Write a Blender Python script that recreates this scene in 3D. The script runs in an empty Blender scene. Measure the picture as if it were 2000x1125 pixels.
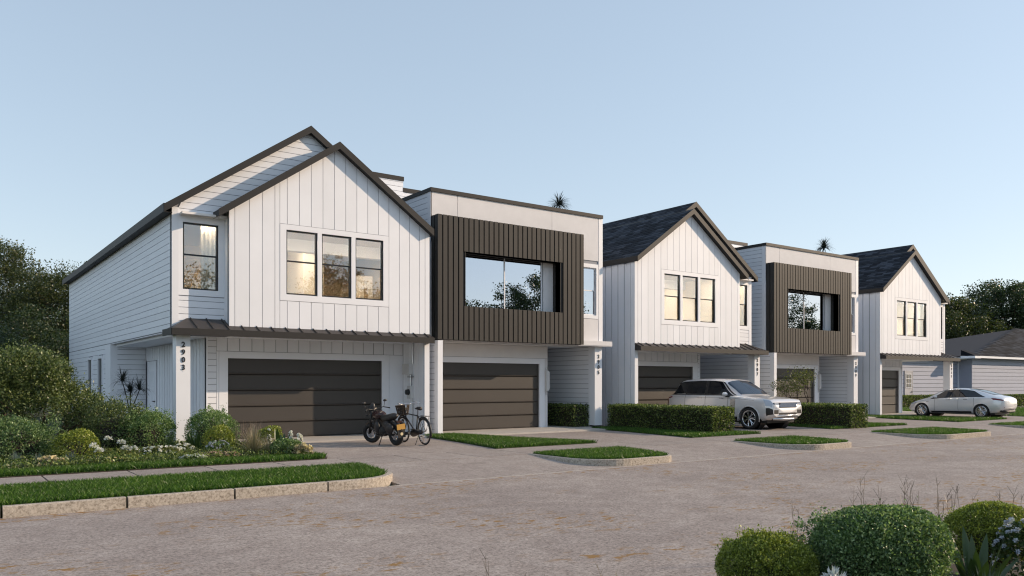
import bpy, bmesh, math, random
import numpy as np
from mathutils import Vector, Matrix

rnd = random.Random(7)
npr = np.random.default_rng(11)
scene = bpy.context.scene
COL = scene.collection
PI = math.pi

# ------------------------------------------------------------------ camera, sky, sun, exposure
YAW = 0.942127                     # heading of the view, anticlockwise from +X
cam_data = bpy.data.cameras.new('camera')
cam = bpy.data.objects.new('camera', cam_data)
COL.objects.link(cam)
cam.location = (0, 0, 1.8)
cam.rotation_euler = (PI / 2, 0, YAW - PI / 2)
cam_data.sensor_width = 36
cam_data.lens = 1575.1 / 2000 * 36
cam_data.shift_y = (750.06 - 562.5) / 2000
cam_data.clip_start = 0.05
cam_data.clip_end = 2000
scene.camera = cam

SUN_EL = math.radians(20.7)
SUN_H = Vector((2.1, -1.0)).normalized()          # horizontal direction towards the sun
SUN_ROT = math.atan2(SUN_H.x, SUN_H.y)            # clockwise from +Y
world = bpy.data.worlds.new('World')
scene.world = world
world.use_nodes = True
wn = world.node_tree
wn.nodes.clear()
sky = wn.nodes.new('ShaderNodeTexSky')
sky.sky_type = 'NISHITA'
sky.sun_disc = False
sky.sun_elevation = SUN_EL
sky.sun_rotation = SUN_ROT
sky.air_density = 1.0
sky.dust_density = 0.3
sky.ozone_density = 3.0
bgn = wn.nodes.new('ShaderNodeBackground')
bgn.inputs['Strength'].default_value = 0.15
won = wn.nodes.new('ShaderNodeOutputWorld')
hsv = wn.nodes.new('ShaderNodeHueSaturation')      # a slightly milky summer sky, the same in every direction
hsv.inputs['Saturation'].default_value = 0.98
hsv.inputs['Value'].default_value = 1.60
gam = wn.nodes.new('ShaderNodeGamma')              # evens out zenith and horizon, all round alike
gam.inputs['Gamma'].default_value = 0.44
wn.links.new(sky.outputs[0], gam.inputs['Color'])
wn.links.new(gam.outputs[0], hsv.inputs['Color'])
wn.links.new(hsv.outputs[0], bgn.inputs['Color'])
wn.links.new(bgn.outputs[0], won.inputs['Surface'])

sun_data = bpy.data.lights.new('sun', 'SUN')
sun_data.energy = 2.45
sun_data.angle = math.radians(0.5)
sun_data.color = (1.0, 0.77, 0.55)
sun = bpy.data.objects.new('sun', sun_data)
COL.objects.link(sun)
sdir = Vector((SUN_H.x * math.cos(SUN_EL), SUN_H.y * math.cos(SUN_EL), math.sin(SUN_EL)))
sun.rotation_euler = (-sdir).to_track_quat('-Z', 'Y').to_euler()
sun.location = sdir * 60

scene.view_settings.view_transform = 'Standard'
scene.view_settings.look = 'None'
scene.view_settings.exposure = 0.88
scene.view_settings.gamma = 1.0
scene.view_settings.use_curve_mapping = False
scene.cycles.filter_width = 1.15
scene.cycles.max_bounces = 8
scene.cycles.transparent_max_bounces = 16
scene.cycles.caustics_reflective = False
scene.cycles.caustics_refractive = False
scene.cycles.sample_clamp_indirect = 6

# ------------------------------------------------------------------ materials
def mat_base(name):
    m = bpy.data.materials.new(name)
    m.use_nodes = True
    nt = m.node_tree
    b = nt.nodes['Principled BSDF']
    return m, nt, b

def N(nt, kind, **kw):
    n = nt.nodes.new(kind)
    for k, v in kw.items():
        if k in n.inputs:
            n.inputs[k].default_value = v
        else:
            setattr(n, k, v)
    return n

def ramp(nt, stops, fac):
    r = nt.nodes.new('ShaderNodeValToRGB')
    els = r.color_ramp.elements
    while len(els) < len(stops):
        els.new(0.5)
    for e, (p, c) in zip(els, stops):
        e.position = p
        e.color = (*c, 1) if len(c) == 3 else c
    nt.links.new(fac, r.inputs[0])
    return r.outputs[0]

def mixc(nt, fac, a, b, mode='MIX'):
    m = nt.nodes.new('ShaderNodeMix')
    m.data_type = 'RGBA'
    m.blend_type = mode
    for sock, v in ((m.inputs[0], fac), (m.inputs[6], a), (m.inputs[7], b)):
        if hasattr(v, 'links') or isinstance(v, bpy.types.NodeSocket):
            nt.links.new(v, sock)
        elif isinstance(v, (int, float)):
            sock.default_value = v
        else:
            sock.default_value = (*v, 1) if len(v) == 3 else v
    return m.outputs[2]

def coords(nt, scale=None):
    g = nt.nodes.new('ShaderNodeNewGeometry')
    return g.outputs['Position']

def noise(nt, scale, detail=4, rough=0.6, vec=None, dist=0.0):
    n = nt.nodes.new('ShaderNodeTexNoise')
    n.inputs['Scale'].default_value = scale
    n.inputs['Detail'].default_value = detail
    n.inputs['Roughness'].default_value = rough
    n.inputs['Distortion'].default_value = dist
    nt.links.new(vec if vec is not None else coords(nt), n.inputs['Vector'])
    return n.outputs[0]

def bump(nt, b, height, strength=0.3, dist=0.01):
    bn = nt.nodes.new('ShaderNodeBump')
    bn.inputs['Strength'].default_value = strength
    bn.inputs['Distance'].default_value = dist
    nt.links.new(height, bn.inputs['Height'])
    nt.links.new(bn.outputs[0], b.inputs['Normal'])

def plain(name, col, rough=0.5, metal=0.0, var=0.12, vscale=1.3, spec=0.5, fine=0.0):
    m, nt, b = mat_base(name)
    c2 = tuple(max(0, x * (1 - var)) for x in col)
    c1 = tuple(min(1, x * (1 + var * 0.6)) for x in col)
    n = noise(nt, vscale, 5)
    out = ramp(nt, [(0.3, c2), (0.7, c1)], n)
    oi = nt.nodes.new('ShaderNodeObjectInfo')
    mr = N(nt, 'ShaderNodeMapRange')
    mr.inputs[3].default_value = 0.96
    mr.inputs[4].default_value = 1.03
    nt.links.new(oi.outputs['Random'], mr.inputs[0])
    out = mixc(nt, 1.0, out, mr.outputs[0], 'MULTIPLY')
    nt.links.new(out, b.inputs['Base Color'])
    b.inputs['Roughness'].default_value = rough
    b.inputs['Metallic'].default_value = metal
    b.inputs['Specular IOR Level'].default_value = spec
    if fine:
        bump(nt, b, noise(nt, 90, 3), fine, 0.004)
    return m

M = {}
M['white'] = plain('white_paint', (0.825, 0.845, 0.89), 0.55, var=0.03, fine=0.06)
M['trim'] = plain('white_trim_paint', (0.83, 0.845, 0.885), 0.5, var=0.02, fine=0.04)
M['stucco'] = plain('white_stucco', (0.77, 0.76, 0.77), 0.85, var=0.045, vscale=2.2, fine=0.35)
M['gap'] = plain('joint_backing', (0.31, 0.32, 0.35), 0.8, var=0.05)
M['dark'] = plain('bronze_metal', (0.034, 0.0325, 0.0315), 0.55, var=0.08, spec=0.25)
M['seam'] = plain('seam_roof_metal', (0.048, 0.042, 0.040), 0.5, var=0.08, spec=0.3)
M['slat'] = plain('slat_metal', (0.050, 0.047, 0.043), 0.6, var=0.07, spec=0.25)
M['slatback'] = plain('slat_backing', (0.025, 0.021, 0.02), 0.7)
M['door'] = plain('garage_door_paint', (0.058, 0.051, 0.045), 0.48, var=0.06, vscale=0.9, spec=0.5)
M['black'] = plain('black_frame', (0.018, 0.018, 0.02), 0.4)
M['rubber'] = plain('rubber', (0.016, 0.016, 0.017), 0.75)
M['alu'] = plain('aluminium', (0.62, 0.63, 0.65), 0.25, metal=1.0, var=0.05)
M['chrome'] = plain('chrome', (0.7, 0.7, 0.72), 0.12, metal=1.0, var=0.03)
M['greybox'] = plain('painted_steel_box', (0.6, 0.6, 0.6), 0.45, var=0.04)
M['concrete_light'] = plain('slab_concrete', (0.48, 0.45, 0.41), 0.8, var=0.10, vscale=3, fine=0.3)
M['soil'] = plain('soil', (0.055, 0.042, 0.03), 0.95, var=0.5, vscale=9)
M['lawn_base'] = plain('lawn_soil', (0.035, 0.05, 0.018), 0.95, var=0.4, vscale=4)
M['bark'] = plain('bark', (0.10, 0.07, 0.05), 0.9, var=0.35, vscale=14, fine=0.5)
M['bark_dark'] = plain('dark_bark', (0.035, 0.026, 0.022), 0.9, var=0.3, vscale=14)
M['wall_in'] = plain('interior_wall', (0.72, 0.58, 0.40), 0.7, var=0.03)
M['ceil_in'] = plain('interior_ceiling', (0.85, 0.82, 0.80), 0.7, var=0.02)
M['floor_in'] = plain('interior_floor', (0.30, 0.20, 0.12), 0.5, var=0.2)
M['wood_in'] = plain('interior_wood', (0.42, 0.31, 0.19), 0.5, var=0.1)
M['ivory_in'] = plain('interior_ivory', (0.8, 0.72, 0.58), 0.6, var=0.03)
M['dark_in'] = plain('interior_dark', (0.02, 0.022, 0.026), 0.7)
M['plastic'] = plain('black_plastic', (0.022, 0.021, 0.022), 0.42)
M['leather'] = plain('black_leather', (0.025, 0.022, 0.022), 0.5, fine=0.2)
M['moto_paint'] = plain('dark_red_paint', (0.045, 0.02, 0.02), 0.25)
M['wicker'] = plain('dark_wicker', (0.045, 0.03, 0.02), 0.8)
M['plate'] = plain('yellow_plate', (0.5, 0.28, 0.06), 0.4)
M['redlamp'] = plain('red_lens', (0.18, 0.01, 0.012), 0.15)
M['lamp'] = plain('clear_lens', (0.45, 0.5, 0.58), 0.1)
M['carbon'] = plain('car_interior_dark', (0.012, 0.012, 0.013), 0.5)
M['sidewall'] = plain('pale_blue_siding', (0.37, 0.40, 0.50), 0.6, var=0.03)
M['housegrey'] = plain('grey_door_paint', (0.42, 0.42, 0.45), 0.5)

def carpaint(name, col):
    m, nt, b = mat_base(name)
    b.inputs['Base Color'].default_value = (*col, 1)
    b.inputs['Metallic'].default_value = 0.3
    b.inputs['Roughness'].default_value = 0.32
    b.inputs['Coat Weight'].default_value = 1.0
    b.inputs['Coat Roughness'].default_value = 0.04
    return m
M['suv_paint'] = carpaint('silver_white_car_paint', (0.72, 0.72, 0.735))
M['sedan_paint'] = carpaint('pearl_silver_car_paint', (0.80, 0.81, 0.83))

def darkglass(name, col=(0.01, 0.012, 0.015)):
    m, nt, b = mat_base(name)
    b.inputs['Base Color'].default_value = (*col, 1)
    b.inputs['Roughness'].default_value = 0.03
    b.inputs['Specular IOR Level'].default_value = 0.8
    return m
M['carglass'] = darkglass('tinted_car_glass')
M['windscreen'] = darkglass('windscreen_glass', (0.02, 0.035, 0.06))
M['windscreen'].node_tree.nodes['Principled BSDF'].inputs['Specular IOR Level'].default_value = 0.3
M['darkpane'] = darkglass('dark_window_glass', (0.008, 0.009, 0.012))

def window_glass(name, base, tint=(1, 1, 1), through=(0.92, 0.93, 0.92)):
    m = bpy.data.materials.new(name)
    m.use_nodes = True
    nt = m.node_tree
    nt.nodes.clear()
    o = nt.nodes.new('ShaderNodeOutputMaterial')
    t = nt.nodes.new('ShaderNodeBsdfTransparent')
    t.inputs[0].default_value = (*through, 1)
    g = nt.nodes.new('ShaderNodeBsdfGlossy')
    g.inputs['Color'].default_value = (*tint, 1)
    g.inputs['Roughness'].default_value = 0.004
    fc = nt.nodes.new('ShaderNodeLayerWeight')
    fc.inputs[0].default_value = 0.5
    lw = nt.nodes.new('ShaderNodeMath')
    lw.operation = 'POWER'
    lw.inputs[1].default_value = 4.0
    nt.links.new(fc.outputs['Facing'], lw.inputs[0])
    ad = nt.nodes.new('ShaderNodeMath')
    ad.operation = 'ADD'
    ad.use_clamp = True
    ad.inputs[1].default_value = base
    nt.links.new(lw.outputs[0], ad.inputs[0])
    mx = nt.nodes.new('ShaderNodeMixShader')
    nt.links.new(ad.outputs[0], mx.inputs[0])
    nt.links.new(t.outputs[0], mx.inputs[1])
    nt.links.new(g.outputs[0], mx.inputs[2])
    nt.links.new(mx.outputs[0], o.inputs[0])
    return m
M['glass'] = window_glass('house_window_glass', 0.17)
M['glass_mirror'] = window_glass('reflective_window_glass', 0.62, (0.86, 0.9, 0.98), (0.25, 0.27, 0.3))

def emission(name, col, s):
    m = bpy.data.materials.new(name)
    m.use_nodes = True
    nt = m.node_tree
    nt.nodes.clear()
    o = nt.nodes.new('ShaderNodeOutputMaterial')
    e = nt.nodes.new('ShaderNodeEmission')
    e.inputs[0].default_value = (*col, 1)
    e.inputs[1].default_value = s
    nt.links.new(e.outputs[0], o.inputs[0])
    return m
M['lampglow'] = emission('warm_lamp_glow', (1.0, 0.84, 0.66), 46)

def road_mat():
    m, nt, b = mat_base('road_surface')
    pos = coords(nt)
    big = noise(nt, 0.35, 5, 0.62, pos)
    mid = noise(nt, 2.2, 6, 0.68, pos, 0.6)
    grit = noise(nt, 30, 4, 0.8, pos)
    vor = nt.nodes.new('ShaderNodeTexVoronoi')
    vor.inputs['Scale'].default_value = 55
    nt.links.new(pos, vor.inputs['Vector'])
    c = ramp(nt, [(0.25, (0.275, 0.236, 0.212)), (0.5, (0.345, 0.303, 0.275)), (0.75, (0.42, 0.377, 0.345))], mid)
    c = mixc(nt, 0.55, c, ramp(nt, [(0.3, (0.66, 0.62, 0.62)), (0.7, (1.12, 1.1, 1.08))], big), 'MULTIPLY')
    c = mixc(nt, 0.85, c, ramp(nt, [(0.36, (0.34, 0.32, 0.31)), (0.47, (0.92, 0.92, 0.92)), (0.62, (1.3, 1.28, 1.26))], grit), 'MULTIPLY')
    g2 = noise(nt, 13, 4, 0.75, pos)
    c = mixc(nt, 0.7, c, ramp(nt, [(0.36, (0.62, 0.60, 0.59)), (0.5, (1, 1, 1)), (0.64, (1.2, 1.19, 1.18))], g2), 'MULTIPLY')
    c = mixc(nt, 0.35, c, ramp(nt, [(0.05, (0.5, 0.48, 0.46)), (0.35, (1.1, 1.1, 1.1))], vor.outputs['Distance']), 'MULTIPLY')
    # rusty leaf-stain drifts
    mp = nt.nodes.new('ShaderNodeMapping')
    mp.inputs['Rotation'].default_value = (0, 0, 0.25)
    mp.inputs['Scale'].default_value = (0.8, 1.5, 1)
    nt.links.new(pos, mp.inputs[0])
    reg = noise(nt, 0.42, 2, 0.5, mp.outputs[0])
    spk = noise(nt, 5.2, 4, 0.7, mp.outputs[0])
    r1 = ramp(nt, [(0.50, (0, 0, 0)), (0.58, (1, 1, 1))], reg)
    r2 = ramp(nt, [(0.545, (0, 0, 0)), (0.60, (1, 1, 1))], spk)
    sx = nt.nodes.new('ShaderNodeSeparateXYZ')
    nt.links.new(pos, sx.inputs[0])
    gut = nt.nodes.new('ShaderNodeMapRange')
    gut.inputs[1].default_value = 12.25
    gut.inputs[2].default_value = 12.7
    nt.links.new(sx.outputs[1], gut.inputs[0])
    gn = ramp(nt, [(0.42, (0, 0, 0)), (0.55, (1, 1, 1))], noise(nt, 1.1, 2, 0.5, pos))
    gut2 = mixc(nt, 1.0, gn, gut.outputs[0], 'MULTIPLY')
    r1 = mixc(nt, 1.0, r1, gut2, 'ADD')
    f = mixc(nt, 1.0, r1, r2, 'MULTIPLY')
    c = mixc(nt, f, c, (0.27, 0.155, 0.05))
    nt.links.new(c, b.inputs['Base Color'])
    b.inputs['Roughness'].default_value = 0.82
    b.inputs['Specular IOR Level'].default_value = 0.3
    hs = mixc(nt, 0.5, grit, mid)
    bump(nt, b, hs, 0.55, 0.012)
    return m
M['road'] = road_mat()

def paving_mat(name, k=1.0):
    m, nt, b = mat_base(name)
    pos = coords(nt)
    mid = noise(nt, 2.6, 6, 0.7, pos, 0.5)
    big = noise(nt, 0.5, 3, 0.5, pos)
    grit = noise(nt, 45, 3, 0.7, pos)
    c = ramp(nt, [(0.25, (0.27 * k, 0.234 * k, 0.212 * k)), (0.5, (0.335 * k, 0.295 * k, 0.268 * k)), (0.78, (0.40 * k, 0.36 * k, 0.33 * k))], mid)
    c = mixc(nt, 0.5, c, ramp(nt, [(0.3, (0.8, 0.76, 0.76)), (0.7, (1.1, 1.1, 1.1))], big), 'MULTIPLY')
    g2 = noise(nt, 13, 4, 0.75, pos)
    c = mixc(nt, 0.6, c, ramp(nt, [(0.36, (0.68, 0.66, 0.65)), (0.5, (1, 1, 1)), (0.64, (1.16, 1.15, 1.15))], g2), 'MULTIPLY')
    c = mixc(nt, 0.8, c, ramp(nt, [(0.36, (0.5, 0.49, 0.48)), (0.48, (0.96, 0.96, 0.96)), (0.66, (1.2, 1.2, 1.18))], grit), 'MULTIPLY')
    oi = nt.nodes.new('ShaderNodeObjectInfo')
    mr = N(nt, 'ShaderNodeMapRange')
    mr.inputs[3].default_value = 0.94
    mr.inputs[4].default_value = 1.05
    nt.links.new(oi.outputs['Random'], mr.inputs[0])
    c = mixc(nt, 1.0, c, mr.outputs[0], 'MULTIPLY')
    nt.links.new(c, b.inputs['Base Color'])
    b.inputs['Roughness'].default_value = 0.85
    b.inputs['Specular IOR Level'].default_value = 0.3
    bump(nt, b, grit, 0.4, 0.008)
    return m
M['paving'] = paving_mat('drive_paving')
M['walk'] = paving_mat('sidewalk_concrete', 1.03)

def kerb_mat():
    m, nt, b = mat_base('kerb_granite')
    pos = coords(nt)
    g = noise(nt, 26, 5, 0.75, pos)
    mid = noise(nt, 3, 3, 0.6, pos)
    c = ramp(nt, [(0.33, (0.17, 0.14, 0.11)), (0.45, (0.36, 0.315, 0.26)), (0.60, (0.52, 0.465, 0.395))], g)
    c = mixc(nt, 0.5, c, ramp(nt, [(0.3, (0.8, 0.78, 0.76)), (0.7, (1.1, 1.1, 1.1))], mid), 'MULTIPLY')
    nt.links.new(c, b.inputs['Base Color'])
    b.inputs['Roughness'].default_value = 0.85
    bump(nt, b, g, 0.5, 0.012)
    return m
M['kerb'] = kerb_mat()

def shingle_mat(name='slate_shingle', k=1.0):
    m, nt, b = mat_base(name)
    g = nt.nodes.new('ShaderNodeNewGeometry')
    oi = nt.nodes.new('ShaderNodeObjectInfo')
    ad = nt.nodes.new('ShaderNodeMath')
    ad.operation = 'ADD'
    nt.links.new(g.outputs['Random Per Island'], ad.inputs[0])
    nt.links.new(oi.outputs['Random'], ad.inputs[1])
    fr = nt.nodes.new('ShaderNodeMath')
    fr.operation = 'FRACT'
    nt.links.new(ad.outputs[0], fr.inputs[0])
    c = ramp(nt, [(0.0, (0.006 * k, 0.008 * k, 0.013 * k)), (0.5, (0.018 * k, 0.023 * k, 0.032 * k)), (1.0, (0.055 * k, 0.065 * k, 0.085 * k))], fr.outputs[0])
    gr = noise(nt, 60, 2)
    c = mixc(nt, 0.5, c, ramp(nt, [(0.3, (0.7, 0.7, 0.7)), (0.7, (1.2, 1.2, 1.2))], gr), 'MULTIPLY')
    nt.links.new(c, b.inputs['Base Color'])
    b.inputs['Roughness'].default_value = 0.9
    return m
M['shingle'] = shingle_mat()
M['shingle_far'] = shingle_mat('blue_grey_shingle', 0.75)
M['shingle_far'].node_tree.nodes['Principled BSDF'].inputs['Specular IOR Level'].default_value = 0.15
M['shingle'].node_tree.nodes['Principled BSDF'].inputs['Specular IOR Level'].default_value = 0.25

def leaf_mat(name, cols, trans=0.3, rough=0.42, spec=0.5):
    m, nt, b = mat_base(name)
    g = nt.nodes.new('ShaderNodeNewGeometry')
    c = ramp(nt, [(i / (len(cols) - 1), x) for i, x in enumerate(cols)], g.outputs['Random Per Island'])
    big = noise(nt, 1.6, 2)
    c = mixc(nt, 0.6, c, ramp(nt, [(0.35, (0.72, 0.78, 0.72)), (0.65, (1.22, 1.18, 1.08))], big), 'MULTIPLY')
    nt.links.new(c, b.inputs['Base Color'])
    b.inputs['Roughness'].default_value = rough
    b.inputs['Specular IOR Level'].default_value = spec
    if trans:
        t = nt.nodes.new('ShaderNodeBsdfTranslucent')
        nt.links.new(mixc(nt, 1.0, c, (1.15, 1.25, 0.6), 'MULTIPLY'), t.inputs[0])
        mx = nt.nodes.new('ShaderNodeMixShader')
        mx.inputs[0].default_value = trans
        o = nt.nodes['Material Output']
        nt.links.new(b.outputs[0], mx.inputs[1])
        nt.links.new(t.outputs[0], mx.inputs[2])
        nt.links.new(mx.outputs[0], o.inputs[0])
    return m
M['lf_tree'] = leaf_mat('tree_leaves', [(0.022, 0.036, 0.01), (0.05, 0.068, 0.02), (0.12, 0.135, 0.045)])
M['lf_tree2'] = leaf_mat('tree_leaves_cool', [(0.018, 0.034, 0.014), (0.035, 0.06, 0.022), (0.065, 0.09, 0.03)])
M['lf_olive'] = leaf_mat('olive_leaves', [(0.05, 0.065, 0.018), (0.1, 0.125, 0.035), (0.22, 0.235, 0.085)])
M['lf_wild'] = leaf_mat('wild_shrub_leaves', [(0.035, 0.06, 0.022), (0.10, 0.14, 0.05), (0.27, 0.32, 0.14)])
M['lf_fresh'] = leaf_mat('fresh_green_leaves', [(0.04, 0.09, 0.028), (0.14, 0.24, 0.075), (0.42, 0.53, 0.27)], 0.35)
M['lf_box'] = leaf_mat('boxwood_leaves', [(0.06, 0.095, 0.014), (0.20, 0.24, 0.035), (0.46, 0.50, 0.13)], 0.35)
M['lf_shrub'] = leaf_mat('shrub_leaves', [(0.035, 0.08, 0.032), (0.12, 0.20, 0.08), (0.34, 0.44, 0.22)], 0.35)
M['lf_hedge'] = leaf_mat('hedge_leaves', [(0.024, 0.05, 0.014), (0.08, 0.125, 0.03), (0.34, 0.40, 0.14)], 0.35)
M['lf_sword'] = leaf_mat('sword_leaves', [(0.03, 0.06, 0.02), (0.06, 0.10, 0.03)], 0.2, 0.35)
M['lf_fern'] = leaf_mat('fern_leaves', [(0.08, 0.09, 0.012), (0.16, 0.15, 0.03)], 0.35)
M['lf_blue'] = leaf_mat('blue_fescue', [(0.07, 0.11, 0.11), (0.14, 0.19, 0.19)], 0.2)
M['lf_straw'] = leaf_mat('straw_grass', [(0.20, 0.16, 0.10), (0.36, 0.30, 0.21), (0.30, 0.29, 0.22)], 0.2)
M['lf_twig'] = leaf_mat('dry_twigs', [(0.10, 0.075, 0.055), (0.21, 0.165, 0.13)], 0.0)
M['lf_silver'] = leaf_mat('silver_leaves', [(0.55, 0.58, 0.62), (0.75, 0.77, 0.8)], 0.1)
M['lf_yucca'] = leaf_mat('yucca_leaves', [(0.012, 0.018, 0.016), (0.03, 0.04, 0.035)], 0.1)
M['grass'] = leaf_mat('lawn_grass', [(0.022, 0.065, 0.008), (0.06, 0.145, 0.018), (0.15, 0.26, 0.05)], 0.35)
M['p_white'] = leaf_mat('white_petals', [(0.68, 0.68, 0.72), (0.82, 0.82, 0.84)], 0.15)
M['p_cream'] = leaf_mat('cream_petals', [(0.62, 0.50, 0.30), (0.80, 0.70, 0.48)], 0.15)
M['p_pink'] = leaf_mat('pinkish_petals', [(0.45, 0.27, 0.22), (0.7, 0.55, 0.46)], 0.15)
M['p_lilac'] = leaf_mat('lilac_petals', [(0.36, 0.38, 0.52), (0.58, 0.6, 0.7)], 0.15)
M['p_mauve'] = leaf_mat('mauve_petals', [(0.10, 0.06, 0.10), (0.2, 0.13, 0.2)], 0.1)

# ------------------------------------------------------------------ mesh helpers
class MB:
    def __init__(s):
        s.v = []
        s.f = []
    def add(s, vs, fs):
        o = len(s.v)
        s.v.extend([tuple(p) for p in vs])
        s.f.extend([tuple(i + o for i in f) for f in fs])
        return s
    def box(s, x0, x1, y0, y1, z0, z1):
        x0, x1 = sorted((x0, x1)); y0, y1 = sorted((y0, y1)); z0, z1 = sorted((z0, z1))
        return s.add([(x0, y0, z0), (x1, y0, z0), (x1, y1, z0), (x0, y1, z0), (x0, y0, z1), (x1, y0, z1), (x1, y1, z1), (x0, y1, z1)],
                     [(3, 2, 1, 0), (4, 5, 6, 7), (0, 1, 5, 4), (1, 2, 6, 5), (2, 3, 7, 6), (3, 0, 4, 7)])
    def prism(s, pts, a0, a1, axis):
        n = len(pts)
        def P(p, a):
            if axis == 'y': return (p[0], a, p[1])
            if axis == 'x': return (a, p[0], p[1])
            return (p[0], p[1], a)
        vs = [P(p, a0) for p in pts] + [P(p, a1) for p in pts]
        fs = [tuple(range(n)), tuple(range(2 * n - 1, n - 1, -1))] + [(i, (i + 1) % n, n + (i + 1) % n, n + i) for i in range(n)]
        return s.add(vs, fs)
    def path(s, pts, rad, n=8, caps=True):
        pts = [Vector(p) for p in pts]
        if not hasattr(rad, '__len__'):
            rad = [rad] * len(pts)
        o = len(s.v)
        up = None
        for i, p in enumerate(pts):
            d = (pts[min(i + 1, len(pts) - 1)] - pts[max(i - 1, 0)])
            if d.length < 1e-9: d = Vector((0, 0, 1))
            d.normalize()
            if up is None or abs(up.dot(d)) > 0.95:
                up = Vector((0, 0, 1)) if abs(d.z) < 0.9 else Vector((1, 0, 0))
            a = d.cross(up).normalized(); b = a.cross(d).normalized()
            up = b
            for k in range(n):
                t = 2 * PI * k / n
                s.v.append(tuple(p + (a * math.cos(t) + b * math.sin(t)) * rad[i]))
        for i in range(len(pts) - 1):
            for k in range(n):
                a0 = o + i * n + k; a1 = o + i * n + (k + 1) % n
                s.f.append((a0, a1, a1 + n, a0 + n))
        if caps:
            s.f.append(tuple(o + k for k in range(n - 1, -1, -1)))
            e = o + (len(pts) - 1) * n
            s.f.append(tuple(e + k for k in range(n)))
        return s
    def torus(s, c, R, r, axis='y', n=28, m=8, flat=1.0):
        o = len(s.v)
        for i in range(n):
            t = 2 * PI * i / n
            for j in range(m):
                q = 2 * PI * j / m
                rr = R + r * math.cos(q)
                x, z, y = rr * math.cos(t), rr * math.sin(t), r * flat * math.sin(q)
                s.v.append((c[0] + x, c[1] + y, c[2] + z) if axis == 'y' else (c[0] + y, c[1] + x, c[2] + z))
        for i in range(n):
            for j in range(m):
                a = o + i * m + j; b = o + i * m + (j + 1) % m
                c2 = o + ((i + 1) % n) * m + (j + 1) % m; d = o + ((i + 1) % n) * m + j
                s.f.append((a, b, c2, d))
        return s
    def lathe(s, c, prof, axis='y', n=28):
        """prof: list of (radius, offset along axis), closed by the axis or open."""
        o = len(s.v)
        for i in range(n):
            t = 2 * PI * i / n
            for (r, a) in prof:
                if axis == 'y': s.v.append((c[0] + r * math.cos(t), c[1] + a, c[2] + r * math.sin(t)))
                elif axis == 'z': s.v.append((c[0] + r * math.cos(t), c[1] + r * math.sin(t), c[2] + a))
                else: s.v.append((c[0] + a, c[1] + r * math.cos(t), c[2] + r * math.sin(t)))
        m = len(prof)
        for i in range(n):
            for j in range(m - 1):
                a = o + i * m + j; b = a + 1
                d = o + ((i + 1) % n) * m + j
                s.f.append((a, b, d + 1, d))
        return s
    def ball(s, c, rx, ry, rz, n=12, m=8):
        o = len(s.v)
        s.v.append((c[0], c[1], c[2] - rz))
        for i in range(1, m):
            p = -PI / 2 + PI * i / m
            for k in range(n):
                t = 2 * PI * k / n
                s.v.append((c[0] + rx * math.cos(p) * math.cos(t), c[1] + ry * math.cos(p) * math.sin(t), c[2] + rz * math.sin(p)))
        s.v.append((c[0], c[1], c[2] + rz))
        e = len(s.v) - 1
        for k in range(n):
            s.f.append((o, o + 1 + (k + 1) % n, o + 1 + k))
            s.f.append((e, e - n + k, e - n + (k + 1) % n))
        for i in range(m - 2):
            for k in range(n):
                a = o + 1 + i * n + k; b = o + 1 + i * n + (k + 1) % n
                s.f.append((a, b, b + n, a + n))
        return s
    def mesh(s, name, m, smooth=False, fix=True):
        me = bpy.data.meshes.new(name)
        me.from_pydata(s.v, [], s.f)
        if fix:
            bm = bmesh.new()
            bm.from_mesh(me)
            bmesh.ops.recalc_face_normals(bm, faces=bm.faces)
            bm.to_mesh(me)
            bm.free()
        if smooth:
            me.polygons.foreach_set('use_smooth', [True] * len(me.polygons))
        me.materials.append(m)
        return me

WORLD = {}
def place(o, parent, at):
    """put o at world point `at` under parent (no rotations above it)"""
    at = Vector(at)
    COL.objects.link(o)
    if parent is not None:
        o.parent = parent
        o.location = at - WORLD[parent.name]
    else:
        o.location = at
    WORLD[o.name] = at
    return o

def part(name, src, m, parent, at=None, smooth=False, label=None, rel=None, rot=None, fix=True):
    """one mesh object; src is MB (vertices in world coords unless at/rel given) or a mesh"""
    me = src.mesh(name, m, smooth, fix) if isinstance(src, MB) else src
    o = bpy.data.objects.new(name, me)
    if at is None:
        at = (0, 0, 0)
        if parent is not None and parent.name in LOCAL:
            at = (0, 0, 0)
    place(o, parent, at)
    if parent is not None and parent.name in LOCAL:
        LOCAL.add(o.name)
    if rot is not None:
        o.rotation_euler = rot
    if label:
        o['label'] = label
    return o

LOCAL = set()
def tag(o, label, cat, group=None):
    o['label'] = label
    o['category'] = cat
    if group:
        o['group'] = group
    return o

def thing(name, label, cat, loc=(0, 0, 0), rotz=None, group=None):
    o = bpy.data.objects.new(name, None)
    o.empty_display_size = 0.3
    place(o, None, loc)
    if rotz is not None:                  # children are built in this thing's own axes
        o.rotation_euler = (0, 0, rotz)
        WORLD[o.name] = Vector((0, 0, 0))
        LOCAL.add(o.name)
    return tag(o, label, cat, group)

def structure(name, src, m, smooth=False, fix=True):
    o = part(name, src, m, None, smooth=smooth, fix=fix)
    o['kind'] = 'structure'
    return o

def stuff(name, me, parent=None):
    o = bpy.data.objects.new(name, me)
    place(o, parent, (0, 0, 0))
    o['kind'] = 'stuff'
    return o

# ------------------------------------------------------------------ foliage helpers
def unit(a):
    return a / np.maximum(np.linalg.norm(a, axis=1, keepdims=True), 1e-9)

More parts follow.
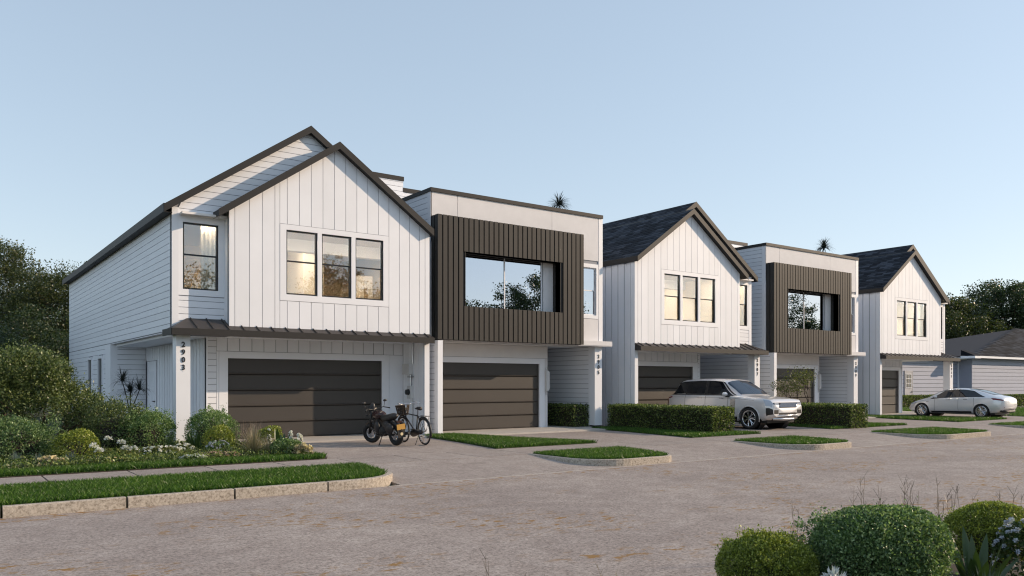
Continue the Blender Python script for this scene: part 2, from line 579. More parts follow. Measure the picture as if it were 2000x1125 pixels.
def np_mesh(name, verts, faces_n, m, nper):
    """verts (K,3); every face uses nper consecutive vertices"""
    me = bpy.data.meshes.new(name)
    k = len(verts)
    nf = k // nper
    me.vertices.add(k)
    me.vertices.foreach_set('co', np.ascontiguousarray(verts, dtype=np.float32).ravel())
    me.loops.add(k)
    me.loops.foreach_set('vertex_index', np.arange(k, dtype=np.int32))
    me.polygons.add(nf)
    me.polygons.foreach_set('loop_start', np.arange(0, k, nper, dtype=np.int32))
    me.polygons.foreach_set('loop_total', np.full(nf, nper, dtype=np.int32))
    me.update(calc_edges=True)
    me.materials.append(m)
    return me

def leaves(name, c, d, size, m, aspect=0.55, jitter=0.35, sub=None):
    """a diamond leaf at every centre c pointing along d"""
    n = len(c)
    L = size * (1 + jitter * (npr.random((n, 1)) * 2 - 1))
    d = unit(d)
    s = unit(np.cross(d, npr.normal(size=(n, 3))))
    w = L * aspect * 0.5
    nrm = np.cross(d, s)
    p0 = c - d * L * 0.5
    p1 = c + s * w + nrm * L * 0.06
    p2 = c + d * L * 0.5
    p3 = c - s * w + nrm * L * 0.06
    v = np.stack([p0, p1, p2, p3], axis=1).reshape(-1, 3)
    return np_mesh(name, v, None, m, 4)

def lumps(n, k=9, amp=0.16, seed=None):
    dirs = unit(npr.normal(size=(k, 3)))
    return dirs, npr.random(k) * amp

def dome_points(n, c, r, lump=0.14, depth=0.16, flat=0.0, k=14):
    """points in the outer shell of a lumpy ellipsoid, plus some deeper ones"""
    d = unit(npr.normal(size=(n, 3)))
    d[:, 2] = np.where(d[:, 2] < -0.35, -d[:, 2], d[:, 2])
    ld = unit(npr.normal(size=(k, 3)))
    ld[:, 2] = np.abs(ld[:, 2])
    a = npr.random(k) * lump
    R = np.ones(n)
    for i in range(k):
        R += a[i] * np.exp(-((1 - d @ ld[i]) / 0.09))
    R *= 1 - np.abs(npr.normal(size=n)) * depth
    p = d * R[:, None] * np.array(r) + np.array(c)
    return p, d

def clumps(n, c, r, nc, cr, lump=0.25, zmin=None):
    """leaf points gathered in sprays over a lumpy dome: looser outline, dark gaps between"""
    p, d = dome_points(nc, c, r, lump, 0.16, k=22)
    per = max(1, n // nc)
    sz = cr * (0.55 + 0.9 * npr.random(nc))
    off = npr.normal(size=(nc * per, 3)) * np.repeat(sz, per)[:, None] * 0.55
    stretch = np.abs(npr.normal(size=nc * per))[:, None] * np.repeat(d, per, axis=0) * np.repeat(sz, per)[:, None] * 0.3
    P = np.repeat(p, per, axis=0) + off + stretch
    D = np.repeat(d, per, axis=0)
    if zmin is not None:
        k = P[:, 2] > zmin
        P, D = P[k], D[k]
    return P, D

def shrub(name, label, cat, base, r, n, leaf, m, group=None, zc=None, lump=0.14, depth=0.16, aspect=0.55, twig=True, up=0.25, spray=0.0):
    """rounded shrub standing at base; r = (rx, ry, rz)"""
    t = thing(name, label, cat, base, group=group)
    c = (base[0], base[1], base[2] + (zc if zc is not None else r[2] * 0.55))
    if spray:
        p, d = clumps(int(n * 0.4), c, tuple(q * 0.95 for q in r), max(30, n // 110), spray, lump + 0.06)
        p2, d2 = dome_points(int(n * 0.75), c, r, lump, depth, k=24)
        p, d = np.concatenate([p, p2]), np.concatenate([d, d2])
        core = MB().ball(c, r[0] * 0.66, r[1] * 0.66, r[2] * 0.66, 14, 9)  # solid dark ball added as the shrub's inner shade, blocks the view through
        part('dark_core', core, M['bark_dark'], t)
    else:
        p, d = dome_points(n, c, r, lump, depth)
    keep = p[:, 2] > base[2] + 0.01
    p, d = p[keep], d[keep]
    dd = d * 0.6 + npr.normal(size=d.shape) * 0.75 + np.array([0, 0, up])
    part('foliage', leaves('foliage', p, dd, leaf, m, aspect), None, t)
    if twig:
        b = MB()
        for i in range(9):
            a = rnd.random() * 2 * PI
            q = Vector((math.cos(a) * r[0] * 0.7, math.sin(a) * r[1] * 0.7, 0))
            b.path([(base[0], base[1], base[2] - 0.03), (base[0] + q.x * 0.4, base[1] + q.y * 0.4, base[2] + r[2] * 0.5),
                    (base[0] + q.x, base[1] + q.y, base[2] + r[2] * (0.8 + 0.4 * rnd.random()))], [0.022, 0.014, 0.005], 5)
        part('stem', b, M['bark_dark'], t)
    return t

def in_poly(x, y, poly):
    ins = np.zeros(len(x), bool)
    n = len(poly)
    j = n - 1
    for i in range(n):
        xi, yi = poly[i]; xj, yj = poly[j]
        with np.errstate(divide='ignore', invalid='ignore'):
            t = ((yi > y) != (yj > y)) & (x < (xj - xi) * (y - yi) / (yj - yi + 1e-12) + xi)
        ins ^= t
        j = i
    return ins

def poly_scatter(poly, density):
    P = np.array(poly)
    x0, y0 = P.min(0); x1, y1 = P.max(0)
    n = int((x1 - x0) * (y1 - y0) * density)
    x = npr.random(n) * (x1 - x0) + x0
    y = npr.random(n) * (y1 - y0) + y0
    k = in_poly(x, y, poly)
    return x[k], y[k]

def blades(name, x, y, z, h, m, w=0.006, lean=0.35, hj=0.5):
    n = len(x)
    a = npr.random(n) * 2 * PI
    H = h * (1 - hj + hj * 2 * npr.random(n) * 0.75)
    lx = npr.normal(size=n) * lean * H
    ly = npr.normal(size=n) * lean * H
    bx, by = np.cos(a) * w, np.sin(a) * w
    z = np.broadcast_to(np.asarray(z, float), (n,))
    v0 = np.stack([x - bx, y - by, z], 1)
    v1 = np.stack([x + bx, y + by, z], 1)
    v2 = np.stack([x + bx * 0.6 + lx * 0.4, y + by * 0.6 + ly * 0.4, z + H * 0.6], 1)
    v3 = np.stack([x + lx, y + ly, z + H], 1)
    v = np.stack([v0, v1, v2, v3], 1).reshape(-1, 3)
    return np_mesh(name, v, None, m, 4)

def curved_blades(name, base, n, length, m, spread=0.8, w=0.01, droop=0.5, seg=5, upmin=0.3):
    """a tuft: n arching strap leaves from one base, joined"""
    vs = []
    for i in range(n):
        a = npr.random() * 2 * PI
        el = upmin + (1 - upmin) * npr.random() ** 0.7
        L = length * (0.6 + 0.5 * npr.random())
        d = np.array([math.cos(a) * spread * (1.05 - el), math.sin(a) * spread * (1.05 - el), el])
        d /= np.linalg.norm(d)
        s = np.array([-math.sin(a), math.cos(a), 0])
        p = np.array(base, float) + np.array([math.cos(a), math.sin(a), 0]) * 0.02
        prev = None
        for k in range(seg + 1):
            t = k / seg
            ww = w * (1 - t) ** 0.7 * (0.6 + 1.2 * t if t < 0.35 else 1.0)
            cur = (p - s * ww, p + s * ww)
            if prev is not None:
                vs.extend([prev[0], prev[1], cur[1], cur[0]])
            prev = cur
            p = p + d * L / seg
            d = d + np.array([0, 0, -droop / seg])
            d /= np.linalg.norm(d)
    return np_mesh(name, np.array(vs), None, m, 4)

def strap_leaf(base, az, el, L, w, droop=0.6, seg=7, fold=0.25):
    b = MB()
    d = Vector((math.cos(az) * math.cos(el), math.sin(az) * math.cos(el), math.sin(el)))
    s = Vector((-math.sin(az), math.cos(az), 0))
    p = Vector(base)
    rows = []
    for k in range(seg + 1):
        t = k / seg
        ww = w * (math.sin(PI * min(1, 0.12 + t * 0.88)) ** 0.75)
        nrm = s.cross(d).normalized()
        rows.append((p - s * ww + nrm * ww * fold, p.copy(), p + s * ww + nrm * ww * fold))
        p = p + d * (L / seg)
        d = (d + Vector((0, 0, -droop / seg))).normalized()
    o = 0
    for r in rows:
        b.v.extend([tuple(q) for q in r])
    for k in range(seg):
        for j in range(2):
            a = k * 3 + j
            b.f.append((a, a + 1, a + 4, a + 3))
    return b

def tree(name, label, base, h, crown, n_clumps, per, leaf, m, trunk_r=0.22, group=None, cz=0.62, bark='bark', clump=0.55, shell=0.45, cat='tree', fork=0.25, seed=0):
    """trunk, limbs and a crown of leaf clumps; crown = (rx, ry, rz)"""
    t = thing(name, label, cat, base, group=group)
    bx, by, bz = base
    c = np.array([bx, by, bz + h - crown[2]])
    u = unit(npr.normal(size=(n_clumps, 3)))
    rr = (shell + (1 - shell) * npr.random(n_clumps) ** 0.6)
    ld = unit(npr.normal(size=(7, 3)))
    la = npr.random(7) * 0.5 - 0.2
    f = np.ones(n_clumps)
    for i in range(7):
        f += la[i] * np.exp(-((1 - u @ ld[i]) / 0.18))
    cl = c + u * (rr * f)[:, None] * np.array(crown)
    cl = cl[cl[:, 2] > bz + h * fork * 0.9]
    b = MB()
    top = (bx + rnd.uniform(-.3, .3), by + rnd.uniform(-.3, .3), bz + h * 0.72)
    midp = (bx + rnd.uniform(-.2, .2), by + rnd.uniform(-.2, .2), bz + h * fork)
    b.path([(bx, by, bz - 0.1), midp, top], [trunk_r, trunk_r * 0.75, trunk_r * 0.2], 8)
    part('trunk', b, M[bark], t)
    lb = MB()
    for i in range(0, len(cl), max(1, len(cl) // 45)):
        q = Vector(cl[i])
        k = rnd.random() * 0.75
        s0 = Vector(midp).lerp(Vector(top), k)
        mid = s0.lerp(q, 0.5) + Vector((0, 0, -0.06 * (q - s0).length))
        r0 = trunk_r * 0.34 * (1 - k * 0.6)
        lb.path([s0, mid, q], [r0, r0 * 0.55, 0.012], 5)
    part('limb', lb, M[bark], t)
    pts = np.repeat(cl, per, axis=0)
    sc = clump * (0.6 + 0.8 * npr.random(len(cl)))
    off = np.clip(npr.normal(size=pts.shape), -1.5, 1.5) * np.repeat(sc, per)[:, None] * np.array([1, 1, 0.7]) * 0.6
    p = pts + off
    d = npr.normal(size=p.shape) + unit(p - c) * 0.5 + np.array([0, 0, -0.15])
    part('crown', leaves('crown', p, d, leaf, m, 0.6), None, t)
    return t

# ------------------------------------------------------------------ ground, road, paving
ZP = 0.15                                           # sidewalk and drive level
structure('ground', MB().box(-400, 500, -400, 500, -0.4, -0.03), M['lawn_base'])
structure('road', MB().box(-150, 260, 4.55, 12.76, -0.25, 0.0), M['road'])
# drive apron: rises from the gutter to the walk, then runs level to the houses
ap = MB()
ap.prism([(12.76, -0.25), (12.76, 0.0), (15.165, ZP - 0.004), (15.166, ZP - 0.1), (16.724, ZP - 0.1), (16.725, ZP - 0.004), (30.0, ZP - 0.004), (30.0, -0.25)], 6.85, 60, 'x')
structure('driveway', ap, M['paving'])
gl = MB()                                           # pale joint between road and apron
gl.box(6.6, 60, 12.735, 12.765, -0.05, 0.004)
structure('road_joint', gl, M['concrete_light'])

walk = bpy.data.objects.new('sidewalk', None)
place(walk, None, (0, 0, 0))
walk['kind'] = 'structure'
slab_me = MB().box(-0.692, 0.692, 0.0, 1.55, -0.14, 0.0).mesh('paving_slab', M['walk'])
for i in range(34):
    x = 1.0 + i * 1.415 - 1.415 * 4
    part('paving_slab', slab_me, None, walk, at=(x - 0.02, 15.17, ZP))
structure('sidewalk_bed', MB().box(-8, 6.9, 15.0, 16.9, -0.25, ZP - 0.05), M['soil'])

# kerb round the left verge
def kerb_run(pts, w, z0, z1, mb, taper=None):
    """vertical-faced kerb following plan points (x, y); w is its width to the left of travel"""
    n = len(pts)
    L, Rr = [], []
    for i, p in enumerate(pts):
        a = Vector(pts[max(i - 1, 0)]); c = Vector(pts[min(i + 1, n - 1)])
        d = (c - a).normalized()
        nn = Vector((-d.y, d.x))
        L.append(Vector(p) + nn * w); Rr.append(Vector(p))
    vs = []
    for i in range(n):
        vs += [(Rr[i].x, Rr[i].y, z0), (Rr[i].x, Rr[i].y, z1 - 0.012), (Rr[i].x + (L[i].x - Rr[i].x) * 0.1, Rr[i].y + (L[i].y - Rr[i].y) * 0.1, z1), (L[i].x, L[i].y, z1), (L[i].x, L[i].y, z0)]
    fs = []
    for i in range(n - 1):
        for j in range(5):
            a = i * 5 + j; b = i * 5 + (j + 1) % 5
            fs.append((a, b, b + 5, a + 5))
    fs.append((0, 1, 2, 3, 4)); e = (n - 1) * 5
    fs.append((e, e + 1, e + 2, e + 3, e + 4))
    mb.add(vs, fs)
    return mb

def arc(cx, cy, r, a0, a1, n=9):
    return [(cx + r * math.cos(math.radians(a0 + (a1 - a0) * i / n)), cy + r * math.sin(math.radians(a0 + (a1 - a0) * i / n))) for i in range(n + 1)]

kerb = bpy.data.objects.new('kerb', None)
place(kerb, None, (0, 0, 0))
kerb['kind'] = 'structure'
stone = kerb_run([(0, 0), (1.515, 0)], 0.11, -0.1, 0.16, MB()).mesh('kerb_stone', M['kerb'])
for i in range(9):
    part('kerb_stone', stone, None, kerb, at=(0.82 + 1.545 * (i - 6) + 0.015, 12.74, 0))
kx = 0.82 + 1.545 * 3
part('kerb_stone', kerb_run([(kx + 0.015, 12.74), (6.0, 12.745)] + arc(6.0, 13.85, 1.1, -88, -4, 12) + [(7.2, 14.6), (7.25, 15.14)], 0.13, -0.1, 0.16, MB()), M['kerb'], kerb)

verge = [(-9, 12.86), (6.0, 12.88)] + arc(6.0, 13.85, 0.96, -88, -4, 8) + [(7.06, 14.6), (7.1, 15.12), (-9, 15.12)]
structure('verge_soil', MB().prism(verge, -0.1, 0.135, 'z'), M['lawn_base'])
x, y = poly_scatter(verge, 5200)
k = x > -5
stuff('verge_grass', blades('verge_grass', x[k], y[k], 0.13, 0.092, M['grass'], 0.0042))

# grass islands between the drives, with kerbs
def island(cx0, cx1, name, dens):
    r = 1.05
    ring = [(cx0, 15.14), (cx0 - 0.02, 14.5)] + arc(cx0 + r, 12.80 + r, r, 180, 268, 9) + [(cx1 - 0.5, 12.80)] + arc(cx1 - 0.45, 12.8 + 0.45, 0.45, -88, -10, 6) + [(cx1 + 0.25, 14.2), (cx1 + 0.45, 15.14)]
    i = bpy.data.objects.new(name, None)
    place(i, None, (0, 0, 0))
    i['kind'] = 'structure'
    part('kerb_stone', kerb_run(ring, 0.11, -0.1, 0.158, MB()), M['kerb'], i)
    inner = [(cx0 + 0.1, 15.14), (cx0 + 0.09, 14.5)] + arc(cx0 + r, 12.80 + r, r - 0.1, 180, 268, 9) + [(cx1 - 0.5, 12.9)] + arc(cx1 - 0.45, 13.25, 0.35, -88, -10, 5) + [(cx1 + 0.15, 14.2), (cx1 + 0.35, 15.14)]
    part('island_soil', MB().prism(inner, -0.1, 0.14, 'z'), M['lawn_base'], i)
    x, y = poly_scatter(inner, dens)
    g = stuff('island_grass', blades('island_grass', x, y, 0.135, 0.085, M['grass'], 0.005 + 0.004 * (cx0 / 35)), i)
    return i
island(11.5, 14.1, 'grass_island', 5000)
island(18.85, 21.5, 'grass_island', 3600)
island(26.15, 30.1, 'grass_island', 2600)
island(34.9, 38.8, 'grass_island', 1500)

# lawns between the drives
lawns = [[(11.75, 16.85), (15.2, 16.85), (14.3, 19.3), (13.75, 22.1), (12.6, 22.1), (12.2, 19.2)],
         [(19.0, 16.75), (22.45, 16.8), (22.05, 18.2), (21.95, 22.2), (19.7, 22.2), (19.6, 20.4)],
         [(26.85, 16.9), (32.0, 16.9), (30.6, 19.5), (30.3, 22.2), (27.6, 22.2), (27.4, 19.5)],
         [(36.3, 16.9), (41.2, 17.0), (40.2, 19.5), (39.3, 22.9), (38.1, 23.2), (37.0, 20.0)],
         [(45.0, 17.5), (60, 17.5), (60, 28.5), (47.5, 28.5), (46.5, 22.5)]]
for i, poly in enumerate(lawns):
    structure('lawn_soil', MB().prism(poly, 0.0, ZP + 0.012, 'z'), M['lawn_base'])
    x, y = poly_scatter(poly, (4600, 3000, 2200, 1500, 260)[i])
    stuff('lawn_grass', blades('lawn_grass', x, y, ZP + 0.01, (0.085, 0.085, 0.085, 0.09, 0.11)[i], M['grass'], 0.005 + 0.0016 * i))

# planting bed in front of the first house
bed = [(-14, 16.78), (7.15, 16.78), (7.35, 17.2), (7.3, 18.3), (6.9, 21.7), (6.7, 23.4), (5.2, 31.0), (-14, 31.0)]
structure('bed_soil', MB().prism(bed, 0.0, ZP + 0.01, 'z'), M['soil'])
edge = [(-9, 16.8), (7.1, 16.8), (7.3, 17.2), (7.2, 17.75), (5.5, 17.65), (3, 17.7), (1.0, 17.6), (-9, 17.6)]
x, y = poly_scatter(edge, 5200)
k = x > -5
stuff('bed_edge_grass', blades('bed_edge_grass', x[k], y[k], ZP, 0.10, M['grass'], 0.005))
x, y = poly_scatter([(-3, 17.4), (7.1, 17.4), (6.6, 21.4), (5.3, 22.6), (-3, 22)], 900)
p = np.stack([x, y, ZP + 0.03 + 0.16 * npr.random(len(x))], 1)
stuff('ground_cover', leaves('ground_cover', p, npr.normal(size=p.shape) + np.array([0, 0, 0.6]), 0.05, M['lf_hedge']))

# near bed on the camera's side of the road
structure('near_bed_soil', MB().prism([(-30, -4), (60, -4), (60, 4.5), (-30, 4.5)], -0.2, 0.02, 'z'), M['soil'])

# ------------------------------------------------------------------ houses
TH = 0.694                                          # roof slope
SP = 0.18                                           # lap-siding pitch
BP = 0.356                                          # vertical board pitch

def hole_wall(mb, x0, x1, z0, z1, y0, y1, holes):
    """rectangular wall with rectangular holes (hx0, hx1, hz0, hz1), side by side"""
    holes = sorted(holes)
    cur = x0
    for (a, b, c, d) in holes:
        mb.box(cur, a, y0, y1, z0, z1)
        mb.box(a, b, y0, y1, z0, c)
        mb.box(a, b, y0, y1, d, z1)
        cur = b
    mb.box(cur, x1, y0, y1, z0, z1)
    return mb

def sash_window(parent, x0, x1, z0, z1, yf, frame, glass='glass', depth=0.11, sill=None):
    """double-hung window facing -Y; its frame sits in the wall behind yf"""
    w = part('window', MB().box(x0, x1, yf + depth - 0.012, yf + depth, z0, z0 + 0.012), frame, parent)
    t = 0.042
    f = MB()
    ya, yb = yf + 0.012, yf + depth - 0.014
    f.box(x0, x0 + t, ya, yb, z0, z1); f.box(x1 - t, x1, ya, yb, z0, z1)
    f.box(x0 + t, x1 - t, ya, yb, z0, z0 + t); f.box(x0 + t, x1 - t, ya, yb, z1 - t, z1)
    part('frame', f, frame, w)
    zm = (z0 + z1) / 2 + 0.04
    part('sash_rail', MB().box(x0 + t, x1 - t, ya + 0.03, yb - 0.012, zm - 0.02, zm + 0.02), frame, w)
    part('pane', MB().box(x0 + t, x1 - t, ya + 0.028, ya + 0.034, zm + 0.02, z1 - t), M[glass], w)
    part('pane', MB().box(x0 + t, x1 - t, ya + 0.052, ya + 0.058, z0 + t, zm - 0.02), M[glass], w)
    return w

def lap_x(parent, x0, x1, z0, z1, yf, pitch=SP, m='white', edge=None, gap=0.014):
    """horizontal boards on a wall facing -Y (front face at yf); edge(z)->(x0,x1) clips each board"""
    z = z0
    while z < z1 - 0.03:
        zt = min(z + pitch - gap, z1)
        if edge:
            a0, a1 = edge(z); b0, b1 = edge(zt)
            if b1 - b0 > 0.05 or a1 - a0 > 0.05:
                part('siding_board', MB().prism([(a0, z), (a1, z), (max(b0, b1), zt), (min(b0, b1), zt)], yf, yf + 0.022, 'y'), M[m], parent)
        else:
            part('siding_board', MB().box(x0, x1, yf, yf + 0.022, z, zt), M[m], parent)
        z += pitch

def lap_y(parent, xf, xb, y0, y1, z0, z1, m='white', pitch=SP, skip=None):
    """horizontal boards on a wall facing +-X (front face xf, back xb)"""
    z = z0
    me = {}
    while z < z1 - 0.03:
        zt = min(z + pitch - 0.014, z1)
        spans = [(y0, y1)]
        if skip:
            for (a, b, c, d) in skip:
                if zt > c and z < d:
                    spans = [s for q in spans for s in ((q[0], min(q[1], a)), (max(q[0], b), q[1])) if s[1] - s[0] > 0.03]
        for (a, b) in spans:
            key = (round(a, 3), round(b, 3), round(zt - z, 3))
            if key not in me:
                me[key] = MB().box(xf, xb, a, b, 0, zt - z).mesh('siding_board', M[m])
            part('siding_board', me[key], None, parent, at=(0, 0, z))
        z += pitch

def digits_mesh(ch, size):
    cu = bpy.data.curves.new('digit', 'FONT')
    cu.body = ch
    cu.size = size
    cu.align_x = 'CENTER'
    cu.extrude = 0.005
    cu.offset = 0.0045
    o = bpy.data.objects.new('digit', cu)
    COL.objects.link(o)
    dg = bpy.context.evaluated_depsgraph_get()
    me = bpy.data.meshes.new_from_object(o.evaluated_get(dg))
    bpy.data.objects.remove(o)
    me.transform(Matrix.Rotation(PI / 2, 4, 'X'))
    me.materials.clear()
    me.materials.append(M['black'])
    return me
DIG = {}

def address(parent, num, x, y, ztop):
    plaque = part('address_number', MB().box(x - 0.012, x + 0.012, y - 0.004, y + 0.001, ztop - 0.80, ztop - 0.78), M['trim'], parent, label='black house number ' + num + ' reading downwards')
    for i, ch in enumerate(num):
        if ch not in DIG:
            DIG[ch] = digits_mesh(ch, 0.19)
        part('numeral', DIG[ch], None, plaque, at=(x, y - 0.013, ztop - 0.145 - i * 0.2))

def garage_door(parent, x0, x1, z0, z1, y):
    d = part('garage_door', MB().box(x0, x1, y + 0.05, y + 0.07, z0, z1), M['slatback'], parent)
    n = 5
    h = (z1 - z0) / n
    pr = [(y + 0.03, 0.0), (y + 0.0, 0.012), (y - 0.006, 0.035), (y + 0.012, 0.05), (y + 0.012, h - 0.03), (y + 0.004, h - 0.012), (y + 0.05, h - 0.012), (y + 0.05, 0.0)]
    me = MB().prism(pr, x0 + 0.004, x1 - 0.004, 'x').mesh('door_panel', M['door'])
    for i in range(n):
        part('door_panel', me, None, d, at=(0, 0, z0 + i * h + 0.003))
    return d

def gable_house(num, X0, s, gw, dl, dr, label, first=False, shingles=0):
    X = lambda l: X0 + s * l
    h = thing('townhouse', label, 'house', (X(3.8), 22.2, 0), group='row of new townhouses')
    B = lambda mb, l0, l1, *r: mb.box(X(l0), X(l1), *r)
    PX = lambda pts: [(X(l), z) for l, z in pts]
    zf = lambda l: 8.87 - TH * abs(l - 3.125)
    zm = lambda l: 9.33 - TH * abs(l - 3.81)
    t = 0.18
    # --- gable front: structure behind the boards, with the window opening
    wo = (1.60, 4.68, 4.32, 6.19)
    g = MB()
    lo, hi = (X(0), X(6.25)) if s > 0 else (X(6.25), X(0))
    ho = (X(wo[0]), X(wo[1])) if s > 0 else (X(wo[1]), X(wo[0]))
    hole_wall(g, lo, hi, 3.31, 6.45, 22.226, 22.37, [(ho[0], ho[1], wo[2], wo[3])])
    g.prism(PX([(0, 6.45), (6.25, 6.45), (6.25, zf(6.25) - t), (3.125, 8.87 - t), (0, zf(0) - t)]), 22.226, 22.37, 'y')
    gw_o = part('gable_wall', g, M['gap'], h)
    side = MB()
    B(side, 6.1, 6.25, 22.372, 22.65, 3.31, 6.6)
    part('return_wall', side, M['trim'], h)
    # vertical boards, cut round the window trim
    tr = (1.44, 4.84, 4.16, 6.32)
    edges = [0.0, 0.16] + [0.16 + BP * i + 0.2 for i in range(0, 17)] + [6.1, 6.25]
    edges = sorted(set(round(e, 3) for e in edges if e <= 6.25))
    edges = [e for e in edges if not (5.95 < e < 6.1)]
    for a, b in zip(edges[:-1], edges[1:]):
        a2, b2 = a + 0.008, b - 0.008
        if a == 0.0: a2 = 0.0
        if b == 6.25: b2 = 6.25
        cuts = []
        if b2 <= tr[0] or a2 >= tr[1]:
            cuts = [(a2, b2, 3.32, None)]
        else:
            if a2 < tr[0]: cuts.append((a2, tr[0] - 0.012, 3.32, None))
            if b2 > tr[1]: cuts.append((tr[1] + 0.012, b2, 3.32, None))
            m0, m1 = max(a2, tr[0]), min(b2, tr[1])
            if m1 - m0 > 0.01:
                cuts += [(m0, m1, 3.32, tr[2] - 0.012), (m0, m1, tr[3] + 0.012, None)]
        for (c, d, z0, z1) in cuts:
            if d - c < 0.02: continue
            if z1 is None:
                pts = [(c, z0), (d, z0), (d, zf(d) - t - 0.004)]
                if c < 3.125 < d: pts.append((3.125, zf(3.125) - t - 0.004))
                pts.append((c, zf(c) - t - 0.004))
            else:
                pts = [(c, z0), (d, z0), (d, z1), (c, z1)]
            part('board', MB().prism(PX(pts), 22.2, 22.225, 'y'), M['white'], gw_o)
    # window trim and windows
    tm = MB()
    ws = [(1.62, 2.54), (2.67, 3.60), (3.73, 4.66)]
    B(tm, tr[0], tr[1], 22.192, 22.224, tr[2], 4.34); B(tm, tr[0], tr[1], 22.192, 22.224, 6.17, tr[3])
    xs = [tr[0]] + [q for w in ws for q in w] + [tr[1]]
    for i in range(0, 8, 2):
        B(tm, xs[i], xs[i + 1], 22.192, 22.224, 4.34, 6.17)
    part('window_trim', tm, M['trim'], h)
    mu = MB()
    for a, b in ((2.54, 2.67), (3.60, 3.73)):
        B(mu, a, b, 22.226, 22.36, 4.34, 6.17)
    part('mullion', mu, M['trim'], h)
    for a, b in ws:
        x0, x1 = sorted((X(a), X(b)))
        sash_window(h, x0, x1, 4.34, 6.17, 22.226, M['black'])
    # --- main front wall beside and above
    mwin = (6.41, 7.34, 4.35, 6.15)
    mw = MB()
    lo, hi = (X(6.25), X(7.62)) if s > 0 else (X(7.62), X(6.25))
    ho = (X(mwin[0]), X(mwin[1])) if s > 0 else (X(mwin[1]), X(mwin[0]))
    hole_wall(mw, lo, hi, 3.22, 6.45, 22.672, 22.82, [(ho[0], ho[1], mwin[2], mwin[3])])
    mw.prism(PX([(0, 6.45), (7.62, 6.45), (7.62, zm(7.62) - t), (3.81, 9.33 - t), (0, zm(0) - t)]), 22.672, 22.82, 'y')
    mwo = part('main_wall', mw, M['gap'], h)
    lap_x(mwo, 0, 0, 6.33, 9.1, 22.65, m='white',
          edge=lambda z: tuple(sorted((X(max(0.0, 3.81 - (9.33 - t - z) / TH)), X(min(7.45, 3.81 + (9.33 - t - z) / TH))))))
    lap_x(mwo, *sorted((X(6.25), X(7.45))), 3.33, 4.16, 22.65, m='white')
    fr = MB()
    B(fr, 6.25, 7.45, 22.646, 22.67, 4.185, 4.35); B(fr, 6.25, 7.45, 22.646, 22.67, 6.15, 6.32)
    B(fr, 6.25, 6.41, 22.646, 22.67, 4.35, 6.15); B(fr, 7.34, 7.45, 22.646, 22.67, 4.35, 6.15)
    part('window_trim', fr, M['trim'], h)
    cb = MB()
    B(cb, 7.45, 7.62, 22.64, 22.67, 3.22, zm(7.6) - t)
    part('corner_board', cb, M['trim'], h)
    x0, x1 = sorted((X(6.41), X(7.34)))
    sash_window(h, x0, x1, 4.35, 6.15, 22.672, M['black'])
    # --- outer side wall over the porch, and the rear ground floor
    sw = MB()
    B(sw, 7.45, 7.597, 22.821, 41.6, 3.22, 6.5)
    B(sw, 7.45, 7.597, 31.45, 41.6, 0.1, 3.219)
    swo = part('side_wall', sw, M['gap'], h)
    if first:
        lap_y(swo, X(7.62), X(7.598), 22.68, 41.6, 3.25, 6.5)
        lap_y(swo, X(7.62), X(7.598), 32.4, 41.6, 0.2, 3.22, skip=[(32.9, 33.9, 0.7, 2.75), (35.2, 36.2, 0.7, 2.75)])
        cb2 = MB(); B(cb2, 7.40, 7.63, 31.4, 32.38, 0.12, 3.22)
        part('corner_board', cb2, M['trim'], h)
        for y in (32.9, 35.2):
            f = part('window', MB().box(X(7.6), X(7.63), y, y + 1.0, 0.7, 0.78), M['trim'], h)
            part('frame', MB().box(X(7.59), X(7.66), y, y + 0.1, 0.78, 2.75).box(X(7.59), X(7.66), y + 0.9, y + 1.0, 0.78, 2.75).box(X(7.59), X(7.66), y, y + 1.0, 2.75, 2.85), M['trim'], f)
            part('pane', MB().box(X(7.60), X(7.61), y + 0.1, y + 0.9, 0.78, 2.75), M['darkpane'], f)
    else:
        part('siding_sheet', MB().box(X(7.62), X(7.598), 22.68, 41.6, 3.25, 6.5), M['white'], h)
    part('rear_wall', MB().box(*sorted((X(0.02), X(7.44))), 41.45, 41.6, 0.1, 6.5).prism(PX([(0.02, 6.5), (7.6, 6.5), (3.81, 9.1)]), 41.45, 41.6, 'y'), M['white'], h)
    # --- flush side wall
    fw = MB()
    B(fw, 0.025, 0.17, 22.226, 41.44, 0.1, 6.55)
    fwo = part('party_wall', fw, M['gap'], h)
    if not first:
        part('corner_board', MB().box(X(-0.004), X(0.026), 22.2262, 22.42, 0.12, 6.5), M['trim'], h)
        y = 22.42
        me = None
        while y < 29.2:
            if me is None:
                me = MB().box(X(0.0), X(0.024), 0.02, BP - 0.02, 0.15, 6.5).mesh('board', M['white'])
            part('board', me, None, fwo, at=(0, y, 0))
            y += BP
        part('siding_sheet', MB().box(X(0.0), X(0.024), y, 41.4, 0.15, 6.5), M['white'], fwo)
    else:
        part('siding_sheet', MB().box(X(0.0), X(0.024), 22.23, 41.4, 0.15, 6.5), M['white'], fwo)
    pier = MB(); B(pier, 0.0, 0.178, 22.2, 22.225, 0.12, 3.3)
    part('pier_face', pier, M['trim'], h)
    # --- roof
    rf = MB()
    rf.prism(PX([(-0.03, zf(-0.03)), (3.125, zf(3.125)), (3.125, zf(3.125) - t), (-0.03, zf(-0.03) - t)]), 22.02, 41.9, 'y')
    rf.prism(PX([(3.125, zm(3.125)), (3.81, zm(3.81)), (3.81, zm(3.81) - t), (3.125, zm(3.125) - t)]), 22.5, 41.9, 'y')
    rf.prism(PX([(3.81, zm(3.81)), (7.82, zm(7.82)), (7.82, zm(7.82) - t), (3.81, zm(3.81) - t)]), 22.5, 41.9, 'y')
